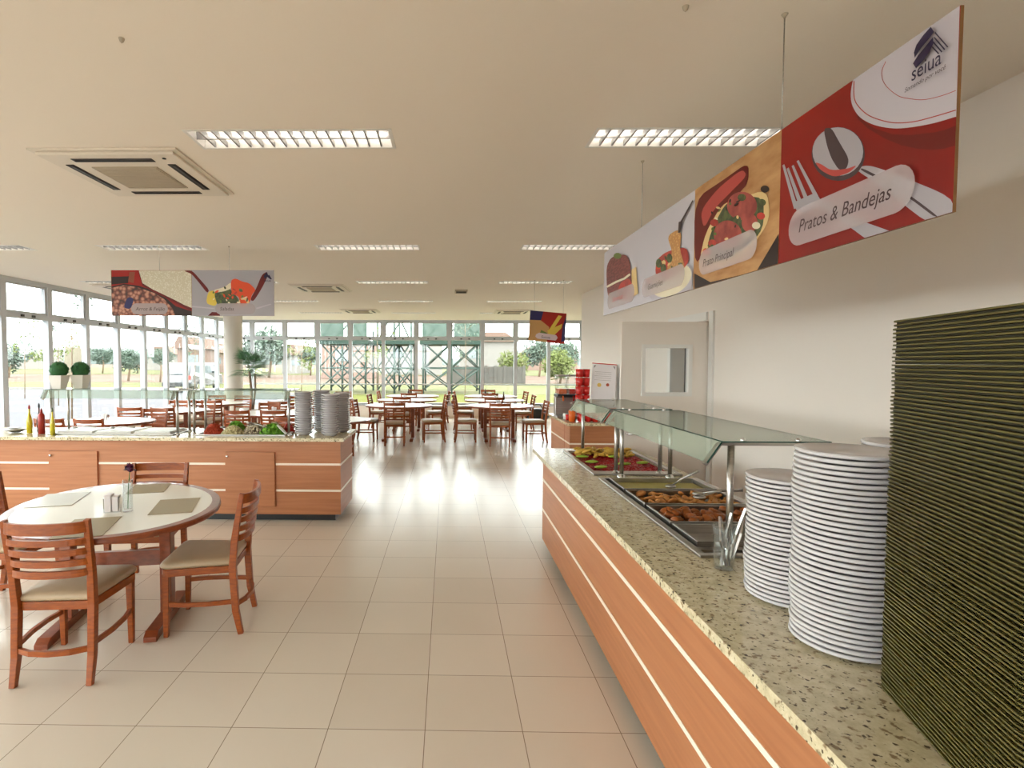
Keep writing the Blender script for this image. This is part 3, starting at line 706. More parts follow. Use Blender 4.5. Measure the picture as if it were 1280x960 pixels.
# plates
def plate_mesh(r, h):
    b = B(); lathe(b, [(0, .004), (r*.55, .004), (r*.58, 0), (r*.62, .003), (r*.8, h*.28), (r*.975, h*.52), (r, h*.62), (r*1.003, h*.8), (r*.99, h*.98), (r*.96, h), (r*.75, h*.62), (r*.58, .009), (0, .009)], 40); return b
plate0 = obj('dinner_plate', plate_mesh(.135, .022), 'porcelain')
used = [False]
def stack(first, x, y, z0, n, pitch, lab, group, jit=.002, lean=(0, 0), seed=1, flag=None):
    rnd = random.Random(seed)
    for i in range(n):
        if flag[0]: o = first.copy(); C.objects.link(o)
        else: o = first; flag[0] = True
        o.location = (x + rnd.uniform(-jit, jit) + .003*math.sin(i*.35+seed) + lean[0]*i/n, y + rnd.uniform(-jit, jit) + lean[1]*i/n, z0 + i*pitch); o.rotation_euler.z = rnd.uniform(0, 6)
        tag(o, '%s %s' % (from_top(n-i), lab) if n-i > 1 else 'topmost ' + lab, 'plate', group)
stack(plate0, 1.135, 1.565, .9003, 36, .0153, 'white dinner plate of tall pile touching green trays', 'plates in the tall pile by the trays', seed=1, flag=used)
stack(plate0, 1.165, 1.87, .9003, 27, .0153, 'white dinner plate of the lower pile next to utensil jar', 'plates in the lower pile', seed=2, flag=used)
stack(plate0, 1.43, 1.70, .9003, 36, .0153, 'white dinner plate of the tall pile set toward the wall', 'plates in the tall pile near the wall', seed=3, flag=used)
# trays
def tray_mesh():
    b = B(); L_, W_, r = .50, .37, .03
    def out(o):
        pts = []
        for cx_, cy_, a0 in ((W_-r, -r, 0), (r, -r, 90), (r, -L_+r, 180), (W_-r, -L_+r, 270)):
            for k in range(4): a = math.radians(a0 + k*30); pts.append((cx_ + (r+o)*math.cos(a), cy_ + (r+o)*math.sin(a)))
        return pts
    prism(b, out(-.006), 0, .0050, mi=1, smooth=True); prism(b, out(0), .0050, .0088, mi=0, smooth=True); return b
tray0 = obj('food_tray', tray_mesh(), ['olive', 'olive_shade']); NT = 95; rnd = random.Random(5)
for i in range(NT):
    o = tray0 if i == 0 else tray0.copy()
    if i: C.objects.link(o)
    o.location = (1.072 + rnd.uniform(-.0012, .0012), 1.365 + rnd.uniform(-.0012, .0012), .9003 + i*.0095); o.rotation_euler.z = math.radians(-15) + rnd.uniform(-.002, .002)
    tag(o, '%s olive-green serving tray in the tall pile on the granite' % from_top(NT-i) if i < NT-1 else 'topmost olive-green serving tray of the tall pile on the granite', 'tray', 'olive trays piled on the counter')
# utensil jar
t = thing('utensil_jar', 'clear glass jar of serving tongs beside the lower plate pile', 'jar', (1.075, 2.13, .9))
b = B(); lathe(b, [(0, .004), (.036, .004), (.040, .15), (.044, .17), (.040, .17), (.036, .15), (.033, .010), (0, .010)], 24); obj('jar_glass', b, 'clear', t)
def tongs(label, base, top, group):
    t = thing('serving_tongs', label, 'tongs', base, 0, group); d = Vector(top) - Vector(base); s = Vector((.014, .006, 0))
    for k in (-1, 1):
        b = B(); bar(b, [tuple(s*k*.5), tuple(d*.5 + s*k), tuple(d)], .006, .0018, up=(1, .2, .1)); obj('tong_arm', b, 'steel', t)
tongs('steel tongs leaning to the wall in the glass jar', (1.07, 2.13, .915), (1.10, 2.13, 1.12), 'tongs in the jar')
tongs('steel tongs standing straight in the glass jar', (1.085, 2.12, .915), (1.065, 2.15, 1.10), 'tongs in the jar')
tongs('dark-gripped tongs leaning on the guard post by the jar', (1.14, 2.20, .915), (1.17, 2.16, 1.13), 'tongs in the jar')

# ------------------------------------------------ salad counter (island) across the aisle
cabinet('salad_counter', 'cherry laminate island salad counter with cupboard doors facing the round table', -6.4, -1.13, 5.76, 6.46, (.615, .335), doors=((-4.245, -3.715), (-2.355, -1.822)), front='y')
WA = (-4.31, -3.0, 5.90, 6.32); WB = (-2.715, -1.785, 5.90, 6.32)
slab_y('granite_island_top', 'beige granite top of the island salad counter', -6.45, -1.09, 5.70, 6.52, [WA, WB])
well('steel well of white covered pans in the island counter', WA); well('steel salad well beside the plate piles', WB)
M['white_food'] = mat('white_trays', '#e9e6e0', .3)
for i, (a, c, l) in enumerate(((-4.29, -3.88, 'closest to the oil bottles'), (-3.86, -3.45, 'second from the oil bottles'), (-3.43, -3.02, 'next to the salad well'))):
    t = thing('lidded_pan', 'white lidded pan ' + l, 'pan', ((a+c)/2, 6.11, .9), 0, 'white lidded pans in the island well'); w = (c-a)/2
    b = B(); prism(b, [(-w, -.19), (w, -.19), (w, .19), (-w, .19)], -.02, .02); obj('pan_body', b, 'white_food', t, bevel=.004)
    b = B(); prism(b, [(-w+.01, -.18), (w-.01, -.18), (w-.01, .18), (-w+.01, .18)], .02, .035); obj('lid', b, 'white', t, bevel=.006)
    if i < 2:
        ladle('long serving spoon lying on the white pan ' + l, ((a+c)/2-.1, 6.08, .955), ((a+c)/2+.2, 6.0, .97), group='spoons on the island pans')
guard('glass sneeze guard carrying two topiary pots on the island counter', 0, .40, 0, 1.46, 1.385, 'sneeze guards on the island counter')
g1 = [o for o in bpy.data.objects if o.get('category') == 'sneeze guard'][-1]; g1.location = (-3.655, 6.10, .9); g1.rotation_euler.z = PI/2
guard('glass sneeze guard over the salads on the island counter', 0, .40, 0, 1.10, 1.385, 'sneeze guards on the island counter')
g2 = [o for o in bpy.data.objects if o.get('category') == 'sneeze guard' and o != g1][-1]; g2.location = (-2.25, 6.10, .9); g2.rotation_euler.z = PI/2
# salads: loose heaps nobody could count
M['carrot'] = mat('carrot', '#e05a2c', .5, noise=('#9c2a10', 45, (1, 1, 1), .3, .7)); M['lettuce'] = mat('lettuce', '#86bd3a', .5, noise=('#3f7a1c', 32, (1, 1, 1), .3, .7))
M['potato'] = mat('potato_salad', '#dccf9f', .5, noise=('#a8966a', 45, (1, 1, 1), .3, .7)); M['mush'] = mat('mushroom_salad', '#5a4632', .5, noise=('#b8ab90', 40, (1, 1, 1), .4, .6))
M['tomato'] = mat('tomato', '#b52a1c', .35); M['pale_slaw'] = mat('pale_slaw', '#d9cdb0', .5)
def salad(name, label, c, r, h, n, size, m_, kind, seed, cat='salad'):
    rnd = random.Random(seed); b = B()
    ball(b, (0, 0, 0), r*.93, 2, .05, sc=(1, .75, h/r*.66), rnd=rnd)
    for v in b.verts: v.co.z = max(v.co.z, -.01)
    for _ in range(int(n*2.2)):
        a, q = rnd.uniform(0, 2*PI), rnd.random()**.5; x, y = r*q*math.cos(a), r*.78*q*math.sin(a); z = h*(1-q*q)*.8 + .012
        d = Vector((rnd.gauss(0, 1), rnd.gauss(0, 1), rnd.gauss(0, .6))).normalized()
        if kind == 'shred': tube(b, [Vector((x, y, z)) - d*size, Vector((x, y, z)) + d*size], size*.14, 4)
        elif kind == 'leaf':
            e = d.orthogonal().normalized(); f = d.cross(e); v = []
            for k in range(6):
                an = k*PI/3; v.append(b.verts.new(Vector((x, y, z)) + d*math.cos(an)*size + e*math.sin(an)*size*.8 + f*size*.35*(k % 2)))
            b.faces.new(v)
        else: ball(b, (x, y, z), size, 1, .15, rnd=rnd)
    t = obj(name, b, m_, loc=c, fix=(kind != 'leaf')); tag(t, label, cat, kind='stuff'); return t
for v in bpy.data.objects: pass
zs = .885
salad('carrot_salad', 'orange-red shredded carrot heaped beside the guard post', (-2.59, 6.05, zs), .11, .13, 260, .022, 'carrot', 'shred', 1)
salad('lettuce_leaves', 'small heap of bright green lettuce behind the potato salad', (-2.42, 6.24, zs), .10, .13, 150, .03, 'lettuce', 'leaf', 2)
salad('potato_salad', 'pale creamy potato salad between carrot and mushrooms', (-2.37, 6.02, zs), .125, .11, 160, .013, 'potato', 'ball', 3)
salad('mushroom_salad', 'brown mushroom salad in the middle of the salad well', (-2.15, 6.08, zs), .13, .14, 170, .016, 'mush', 'ball', 4)
salad('pale_slaw', 'pale shredded slaw behind the mushroom salad', (-1.98, 6.24, zs), .09, .13, 120, .018, 'pale_slaw', 'shred', 5)
salad('green_lettuce', 'large heap of green lettuce close to the plate piles', (-1.93, 6.02, zs), .125, .12, 260, .032, 'lettuce', 'leaf', 6)
salad('tomato_salad', 'red chopped tomato in the corner by the plate piles', (-1.81, 6.21, zs), .06, .12, 60, .016, 'tomato', 'ball', 7)
ladle('white-handled serving spoon sticking up between carrot and potato salad', (-2.50, 6.05, .97), (-2.46, 5.98, 1.10), group='spoons in the salads')
ladle('long steel spoon lying across the mushroom salad', (-2.2, 6.05, 1.02), (-1.97, 5.97, .975), group='spoons in the salads')
t = thing('salad_tongs', 'white tongs resting on lettuce with grips over the granite edge', 'tongs', (-1.87, 6.0, 1.0))
for k in (-1, 1):
    b = B(); bar(b, [(0, 0, 0), (.06, -.06+k*.012, -.03), (.13, -.12+k*.006, -.075)], .011, .004); obj('tong_arm', b, 'white', t)

# deep plates in four piles at the end of the island
def deep_plate():
    b = B(); r = .10; lathe(b, [(0, .004), (r*.5, .004), (r*.55, 0), (r*.6, .004), (r*.88, .022), (r*.98, .030), (r, .033), (r*.97, .036), (r*.9, .034), (r*.6, .012), (0, .010)], 32); return b
dp = obj('deep_plate', deep_plate(), 'porcelain'); fl = [False]
for x, y, n, w in ((-1.575, 5.98, 19, 'pile beside the salads, aisle end of island'), (-1.275, 5.93, 18, 'pile closest to the round table side'), (-1.44, 6.27, 19, 'pile tucked behind the two front piles'), (-1.21, 6.26, 18, 'pile at the rear corner of the island')):
    stack(dp, x, y, .9003, n, .0243, 'white deep plate, ' + w, 'deep plates on the island', seed=int(-x*100), flag=fl)

# topiary pots standing on the guard glass
M['ceramic'] = mat('pot_ceramic', '#e9e3dd', .5); M['box_leaf'] = mat('boxwood', '#2e6a34', .7, noise=('#1d4a24', 30, (1, 1, 1), .3, .7)); M['soil'] = mat('soil', '#4a382b', .9)
for i, (x, l) in enumerate(((-4.305, 'ball topiary in white pot at the outer end of the island guard'), (-4.165, 'ball topiary in white pot, the one closer to the salads'))):
    t = thing('topiary', l, 'plant', (x, 6.02+.15*i, 1.3915), 0, 'topiary pots on the island guard'); b = B()
    q = []
    for z, w in ((0, .047), (.15, .075)): q.append([b.verts.new((sx*w, sy*w, z)) for sx, sy in ((-1, -1), (1, -1), (1, 1), (-1, 1))])
    b.faces.new(q[0]); b.faces.new(q[1])
    for k in range(4): b.faces.new((q[0][k], q[0][(k+1) % 4], q[1][(k+1) % 4], q[1][k]))
    obj('pot', b, 'ceramic', t, bevel=.003)
    rnd = random.Random(i); b = B(); ball(b, (0, 0, .21), .089, 3, .03, rnd=rnd); leaf_blob(b, (0, 0, .21), .096, 900, .011, rnd); obj('foliage', b, 'box_leaf', t, fix=False)
# bottles and small bowl
M['oil'] = mat('olive_oil', '#c9b81e', .15, coat=.5); M['ketchup'] = mat('red_sauce', '#9c2418', .3); M['vinegar'] = mat('dark_vinegar', '#4a1c12', .2); M['oil_green'] = mat('green_glass', '#4e5a1c', .15, coat=.5)
def bottle(name, label, x, y, r, h, m_, cap, neck=True, group='sauce bottles on the island'):
    t = thing(name, label, 'bottle', (x, y, .9002), 0, group); hb = h*.6
    if neck: pr = [(0, 0), (r, .002), (r, hb*.8), (r*.5, hb*1.15), (r*.33, hb*1.25), (r*.33, h*.93), (0, h*.93)]
    else: pr = [(0, 0), (r, .002), (r, h*.72), (r*.55, h*.82), (0, h*.83)]
    mis = [0]*(len(pr)-1)
    obj('bottle_body', lathe(B(), pr, 20), m_, t)
    b = B(); z = h*.9 if neck else h*.82; lathe(b, [(r*.42, z), (r*.42, z+.02), (r*.15, z+.045), (0, h+.01)], 14); obj('cap', b, cap, t)
bottle('oil_bottle', 'yellow olive oil bottle with dark foot, outermost on the island', -4.62, 5.98, .029, .30, 'oil', 'ketchup')
bottle('vinegar_bottle', 'dark vinegar bottle with black cap between oil and ketchup', -4.525, 6.0, .024, .32, 'vinegar', 'black')
bottle('ketchup_bottle', 'red-brown squeeze sauce bottle beside the dark vinegar', -4.455, 5.94, .033, .28, 'ketchup', 'ketchup', False)
bottle('oil_bottle', 'yellow oil bottle standing in front of the guard post', -4.26, 5.84, .024, .28, 'oil', 'oil_green')
b = B(); lathe(b, [(0, .004), (.05, .004), (.10, .03), (.11, .045), (.105, .045), (.05, .012), (0, .012)], 28)
t = obj('shallow_bowl', b, 'steel', loc=(-4.83, 6.05, .9002)); tag(t, 'shallow grey bowl at the outer end of the island top', 'bowl')

# ================================================================== SECOND COUNTER WITH DRINKS
cabinet('drinks_counter', 'short cherry laminate drinks counter beyond the hot food counter', 1.62, 2.44, 7.30, 8.62, (.62, .34))
b = B(); box(b, 1.58, 2.46, 7.25, 8.66, .865, .9); t = obj('drinks_worktop', b, 'granite'); tag(t, 'beige granite top of the short drinks counter', 'worktop')
b = B(); box(b, 1.617, 1.622, 7.62, 7.65, .1, .86); t = bpy.data.objects['drinks_counter']; o = obj('panel_gap', b, 'cherry_dark', t); o.location = (-t.location.x, -t.location.y, 0)
M['red_cup'] = mat('red_plastic', '#c8201c', .25, coat=.3); M['red_deep'] = mat('deep_red_plastic', '#a01418', .3); M['orange'] = mat('orange_plastic', '#e06a20', .35)
M['print_pale'] = mat('printed_card', '#efecf0', .35)
# wire shelf for cups
t = thing('cup_shelf', 'chrome shelf holding red tumblers over the drinks counter', 'shelf', (2.07, 7.66, .9002))
for sx in (-.32, .33):
    for sy in (-.15, .15): b = B(); tube(b, [(sx, sy, 0), (sx, sy, .23)], .008, 8); obj('leg', b, 'chrome', t)
b = B(); box(b, -.34, .35, -.17, .17, .23, .236); obj('shelf_board', b, 'chrome', t)
def tumbler(r, h):
    b = B(); lathe(b, [(0, .003), (r*.82, .003), (r, h), (r*.95, h), (r*.78, .008), (0, .008)], 20); return b
tm = obj('tumbler', tumbler(.042, .115), 'red_cup'); first = [True]
def put(o0, loc, label, cat, group, rx=0, m_=None):
    if first[0]: o = o0; first[0] = False
    else: o = o0.copy(); C.objects.link(o)
    o.location = loc; o.rotation_euler.x = rx; tag(o, label, cat, group); return o
rows = ('front', 'middle', 'rear'); colsn = ('first', 'second', 'third', 'fourth', 'fifth', 'sixth', 'seventh')
for j in range(2):
    for i in range(6):
        put(tm, (1.80+i*.092, 7.42+j*.095, .9005), 'red tumbler on the granite under the cup shelf, %s of six in the %s row' % (colsn[i], ('front', 'rear')[j]), 'cup', 'red tumblers on the drinks counter')
for lv in range(4):
    for i in range(2):
        for j in range(2):
            put(tm, (1.815+i*.09, 7.58+j*.10, 1.137+lv*.119), 'red tumbler on the chrome shelf, %s layer from bottom, %s column on the %s side' % (colsn[lv], ('glazed', 'wall')[i], ('aisle', 'window')[j]), 'cup', 'red tumblers stacked on the shelf')
M['menu_y'] = mat('print_yellow', '#e6c468', .5); M['menu_r'] = mat('print_red', '#b0523c', .5); M['menu_g'] = mat('print_grey', '#9a8f92', .5)
t = thing('menu_card', 'white framed menu card leaning behind the chrome cup shelf front', 'menu card', (2.13, 7.60, 1.1385)); t.rotation_euler = (math.radians(-6), math.radians(4), 0)
b = B(); box(b, -.165, .165, 0, .008, 0, .54); obj('card_board', b, 'print_pale', t, bevel=.002)
b = B(); box(b, -.17, .17, -.002, .01, .54, .552); obj('card_clip', b, 'red_cup', t)
b = B()
for s in (-1, 1): prism(b, [(s*.145, .52), (s*.145, .48), (s*.115, .52)], -.0015, 0, fn=lambda x, z, y: (x, y, z))
for k in range(5): box(b, -.13+.02*(k % 2), .1, -.0015, 0, .43-.028*k, .433-.028*k)
obj('card_print', b, 'menu_g', t)
b = B(); lathe(b, [(.028, 0), (0, .001)], 18, (0, 0, 0)); o = obj('dish_print', b, 'menu_y', t); o.location = (-.06, -.001, .25); o.rotation_euler.x = PI/2
b = B(); lathe(b, [(.022, 0), (0, .001)], 18, (0, 0, 0)); o = obj('dish_print', b, 'menu_r', t); o.location = (.055, -.001, .26); o.rotation_euler.x = PI/2
# juice dispenser
t = thing('juice_dispenser', 'two-tank juice dispenser on steel base on the aisle edge of drinks counter', 'drink dispenser', (1.72, 7.98, .9002))
b = B()
box(b, -.15, .15, -.05, .2, 0, .03); box(b, -.15, .15, .06, .2, .03, .30); obj('dispenser_body', b, 'steel', t, bevel=.006)
b = B(); box(b, -.15, .15, -.1, .2, .30, .34); obj('cooler_housing', b, 'black', t, bevel=.006)
for k, s in enumerate((-1, 1)):
    b = B(); box(b, s*.075-.065, s*.075+.065, -.09, .19, .345, .60); o = obj('juice_tank', b, 'clear', t, bevel=.02)
    g = B(); box(g, s*.075-.055, s*.075+.055, -.08, .18, .35, .42); obj('juice', g, ('orange', 'tomato')[k], o)
    b = B(); box(b, s*.075-.068, s*.075+.068, -.092, .192, .60, .62); obj('tank_lid', b, 'menu_g', t)
    b = B(); tube(b, [(s*.075, -.07, .32), (s*.075, -.11, .31), (s*.075, -.115, .25)], .013, 8); obj('tap', b, ('orange', 'red_cup')[k], t)
t = obj('orange_cup', tumbler(.05, .15), 'orange', loc=(1.68, 7.45, .9005)); tag(t, 'orange plastic cup at the corner of the drinks counter', 'cup')
for i, (x, y, m_, l) in enumerate(((1.66, 7.62, 'red_cup', 'red sauce pot on the aisle edge of the drinks counter'), (1.74, 7.66, 'white', 'small white cup behind the orange cup'), (1.66, 7.78, 'white', 'white cup below the juice taps'))):
    t = obj('small_cup', tumbler(.033, .08), m_, loc=(x, y, .9005)); tag(t, l, 'cup')
t = thing('drinks_urn', 'tall brushed steel urn behind the menu card on the drinks counter', 'urn', (2.30, 8.15, .9002))
b = B(); lathe(b, [(0, 0), (.12, 0), (.12, .7), (.11, .74), (0, .75)], 28); obj('urn_body', b, 'steel', t)
b = B(); tube(b, [(0, -.11, .12), (0, -.17, .12), (0, -.17, .08)], .012, 8); obj('tap', b, 'black', t)
# dark bags on the floor by the far windows
t = thing('floor_bag', 'black bag lying on the floor at the far windows', 'bag', (2.55, 15.7, 0))
b = B(); ball(b, (0, 0, .2), .2, 3, .03, sc=(1.8, .9, 1)); obj('bag_body', b, 'black', t)
b = B(); tube(b, [(-.15, 0, .38), (-.08, 0, .5), (.08, 0, .5), (.15, 0, .38)], .015, 6); obj('bag_handle', b, 'black', t)

# palm in a pot near the far corner
t = thing('potted_palm', 'fan palm with dark green leaves in a pot beside the round column', 'plant', (-5.02, 13.9, 0))
b = B(); lathe(b, [(0, 0), (.2, 0), (.27, .5), (.24, .5), (.22, .44), (0, .44)], 24); obj('pot', b, 'ceramic', t)
obj('soil', lathe(B(), [(.235, .45), (0, .46)], 20), 'soil', t)
M['palm'] = mat('palm_leaf', '#356b35', .5, noise=('#24522a', 5, (1, 1, 1), .3, .7))
b = B(); tube(b, [(0, 0, .44), (.03, 0, .9), (-.02, 0, 1.45)], [.045, .035, .03], 8); tube(b, [(.06, 0, .44), (.13, 0, 1.0), (.12, 0, 1.4)], .025, 8); obj('trunk', b, 'bark', t)
rnd = random.Random(3)
for k in range(20):
    a = 2.4*k + rnd.uniform(-.2, .2); el = rnd.uniform(-.25, 1.25); L_ = rnd.uniform(.3, .42); d = Vector((math.cos(a)*math.cos(el), math.sin(a)*math.cos(el), math.sin(el)))
    c = Vector((0, 0, 1.38 + .1*rnd.random())); e = c + d*L_*.75
    b = B(); tube(b, [tuple(c), tuple((c+e)/2 + Vector((0, 0, .04))), tuple(e)], .006, 5)
    s = d.cross(Vector((0, 0, 1))).normalized(); up_ = s.cross(d)
    for f in range(19):
        an = (f-9)/9*1.3; dr = (d*math.cos(an) + s*math.sin(an)); l = .48*(1-.15*abs(an)); w = d.cross(up_)*0 + dr.cross(up_).normalized()*.0115
        tip = e + dr*l - Vector((0, 0, .05)); mid = e + dr*l*.5 + up_*.012
        v = [b.verts.new(p) for p in (e, mid + w, tip, mid - w)]; b.faces.new(v)
    obj('frond', b, 'palm', t, fix=False)

# ================================================================== CHAIRS AND TABLES
def chair():
    t = thing('dining_chair', 'c', 'chair')
    for s in (-1, 1):
        b = B(); bar(b, [(s*.195, .20, 0), (s*.195, .195, .40)], [.014, .02], [.014, .02], up=(0, 1, 0)); obj('front_leg', b, 'chair_wood', t, bevel=.003)
        b = B(); bar(b, [(s*.192, -.245, 0), (s*.192, -.215, .15), (s*.192, -.20, .42), (s*.197, -.215, .60), (s*.205, -.262, .885)], [.015, .018, .019, .017, .014], [.016, .02, .022, .02, .014], up=(0, 1, 0)); obj('rear_leg', b, 'chair_wood', t, bevel=.003)
    out = []
    for cx_, cy_, r, a0 in ((.185, .175, .045, 0), (-.185, .175, .045, 90), (-.16, -.17, .03, 180), (.16, -.17, .03, 270)):
        for k in range(5): a = math.radians(a0 + k*22.5); out.append((cx_ + r*math.cos(a), cy_ + r*math.sin(a)))
    b = B(); prism(b, out, .385, .43); obj('seat_frame', b, 'chair_wood', t, bevel=.004)
    b = B(); rings = []
    for sc, z in ((.96, .430), (1.02, .440), (1.03, .455), (.98, .470), (.86, .478), (.5, .483)): rings.append([b.verts.new((x*sc, y*sc+.004, z)) for x, y in out])
    for a_, c_ in zip(rings, rings[1:]):
        for i in range(len(out)): f = b.faces.new((a_[i], a_[(i+1) % len(out)], c_[(i+1) % len(out)], c_[i])); f.smooth = True
    b.faces.new(list(reversed(rings[0]))); f = b.faces.new(rings[-1]); f.smooth = True
    obj('seat_cushion', b, 'vinyl', t)
    for z, hh in ((.850, .030), (.775, .017), (.718, .017), (.661, .017), (.602, .019)):
        yb = -.215 - .047*(z-.6)/.285; w = .190 + .01*(z-.6)/.285
        pts = [(w*math.cos(PI*k/14)*-1, yb + .002 - .058*math.sin(PI*k/14), z - .004*math.sin(PI*k/14)) for k in range(15)]
        b = B(); bar(b, pts, .009, hh, up=(0, 0, 1)); obj('back_slat', b, 'chair_wood', t, bevel=.002)
    for s in (-1, 1):
        b = B(); bar(b, [(s*.192, -.20, .205), (s*.215, -.05, .205), (s*.215, .08, .205), (s*.195, .195, .205)], .009, .013); obj('side_stretcher', b, 'chair_wood', t)
    b = B(); bar(b, [(-.185, -.215, .185), (-.1, -.255, .185), (0, -.268, .185), (.1, -.255, .185), (.185, -.215, .185)], .009, .014); obj('rear_stretcher', b, 'chair_wood', t)
    return t
chair0 = chair(); ch1 = [True]
def put_chair(x, y, deg, label, group):
    if ch1[0]:
        o = chair0; ch1[0] = False; o.location = (x, y, 0); o.rotation_euler.z = math.radians(deg); o['label'] = label; o['group'] = group; return o
    return dup(chair0, (x, y, 0), math.radians(deg), label, group)
def table(top_rot=0, a=.74, c=.62):
    t = thing('round_dining_table', 't', 'table')
    n = 56; R = math.radians(top_rot)
    def ell(k, o=0): th = 2*PI*k/n; x, y = (a+o)*math.cos(th), (c+o)*math.sin(th); return (x*math.cos(R)-y*math.sin(R), x*math.sin(R)+y*math.cos(R))
    b = B(); prism(b, [ell(k, -.055) for k in range(n)], .727, .7605); obj('table_top', b, 'laminate', t)
    b = B(); rows = []
    for o_, z in ((-.056, .725), (-.004, .725), (0, .735), (0, .752), (-.006, .760), (-.056, .7607)): rows.append([b.verts.new((*ell(k, o_), z)) for k in range(n)])
    for i in range(6):
        p, q = rows[i], rows[(i+1) % 6]
        for k in range(n): b.faces.new((p[k], p[(k+1) % n], q[(k+1) % n], q[k]))
    obj('table_rim', b, 'rim_wood', t)
    for s in (-1, 1):
        b = B(); box(b, s*.30-.035, s*.30+.035, -.045, .045, .05, .70); obj('leg', b, 'rim_wood', t, bevel=.004)
        b = B(); prism(b, [(-.34, 0), (.34, 0), (.34, .03), (.30, .055), (-.30, .055), (-.34, .03)], s*.30-.038, s*.30+.038, fn=lambda y, z, x: (x, y, z)); obj('foot', b, 'rim_wood', t, bevel=.003)
        b = B(); prism(b, [(-.28, .725), (.28, .725), (.24, .69), (-.24, .69)], s*.30-.03, s*.30+.03, fn=lambda y, z, x: (x, y, z)); obj('cross_bearer', b, 'rim_wood', t)
    b = B(); box(b, -.27, .27, -.018, .018, .36, .46); obj('stretcher', b, 'rim_wood', t, bevel=.003)
    return t
tb = table(-62); tb.location = (-2.15, 3.515, 0); tb.rotation_euler.z = math.radians(10)
tag(tb, 'round white-topped dining table with brown rim and four placemats, in front of the island counter', 'table')
put_chair(-2.085, 3.02, 5, 'chair with its back to the viewer tucked at the placemat table', 'chairs around the placemat table')
put_chair(-1.555, 3.52, 97, 'chair on the aisle side of the placemat table, facing the glazing', 'chairs around the placemat table')
put_chair(-2.28, 4.10, 186, 'chair between the placemat table and the island counter', 'chairs around the placemat table')
put_chair(-3.06, 3.76, -92, 'chair at the glazed side of placemat table, mostly out of frame', 'chairs around the placemat table')
# placemats, napkins, vase
def placemat(x, y, deg, label, m_='mat_taupe', w=.125, l=.19):
    b = B(); box(b, -w, w, -l, l, 0, .0025); t = obj('placemat', b, m_, loc=(x, y, .7612), rotz=math.radians(deg)); tag(t, label, 'placemat', 'placemats on the round table')
placemat(-2.63, 3.65, 17, 'taupe placemat shining in the light, in front of the chair by the glazing', 'mat_metal', .135)
placemat(-1.765, 3.51, 17, 'taupe placemat in front of the aisle-side chair')
placemat(-2.20, 3.99, 17, 'taupe placemat in front of the chair by the island', l=.15)
placemat(-2.03, 3.04, 17, 'taupe placemat in front of the chair with its back to viewer')
M['paper_y'] = mat('sugar_sachet', '#d8c86a', .6)
def holder(name, label, x, y, z, rz=0, group=None):
    t = thing(name, label, 'napkin holder', (x, y, z), rz, group)
    b = B(); box(b, -.045, .045, -.03, .03, 0, .006); box(b, -.045, -.041, -.03, .03, .006, .09); box(b, .041, .045, -.03, .03, .006, .09); obj('holder_frame', b, 'chrome', t)
    b = B(); box(b, -.038, .0, -.04, .04, .006, .11); box(b, .002, .038, -.034, .034, .006, .10); obj('napkin', b, 'paper', t, bevel=.004)
    return t
holder('napkin_holder', 'napkin holder with sachets on the placemat table', -2.09, 3.37, .7612, .3)
t = thing('bud_vase', 'slim clear glass vase with one dark purple flower', 'vase', (-1.995, 3.37, .7612))
b = B(); lathe(b, [(0, .002), (.028, .002), (.028, .2), (.0265, .2), (.0265, .02), (0, .02)], 24); obj('vase_glass', b, 'clear', t)
b = B(); tube(b, [(0, 0, .02), (.005, 0, .15), (.012, .01, .26)], .0025, 6); s = obj('flower_stem', b, 'leaf', t)
M['purple'] = mat('dark_purple', '#4a1438', .6); rnd = random.Random(2); b = B()
for _ in range(26):
    a = rnd.uniform(0, 6.28); e = rnd.uniform(-.3, 1.2); d = Vector((math.cos(a)*math.cos(e), math.sin(a)*math.cos(e), math.sin(e))); q = d.cross(Vector((0, 0, 1))).normalized()
    c = Vector((.012, .01, .265)); b.faces.new([b.verts.new(p) for p in (c, c + d*.024 + q*.017, c + d*.042, c + d*.024 - q*.017)])
ball(b, (.012, .01, .268), .022, 2, .1); obj('flower_head', b, 'purple', t, fix=False)
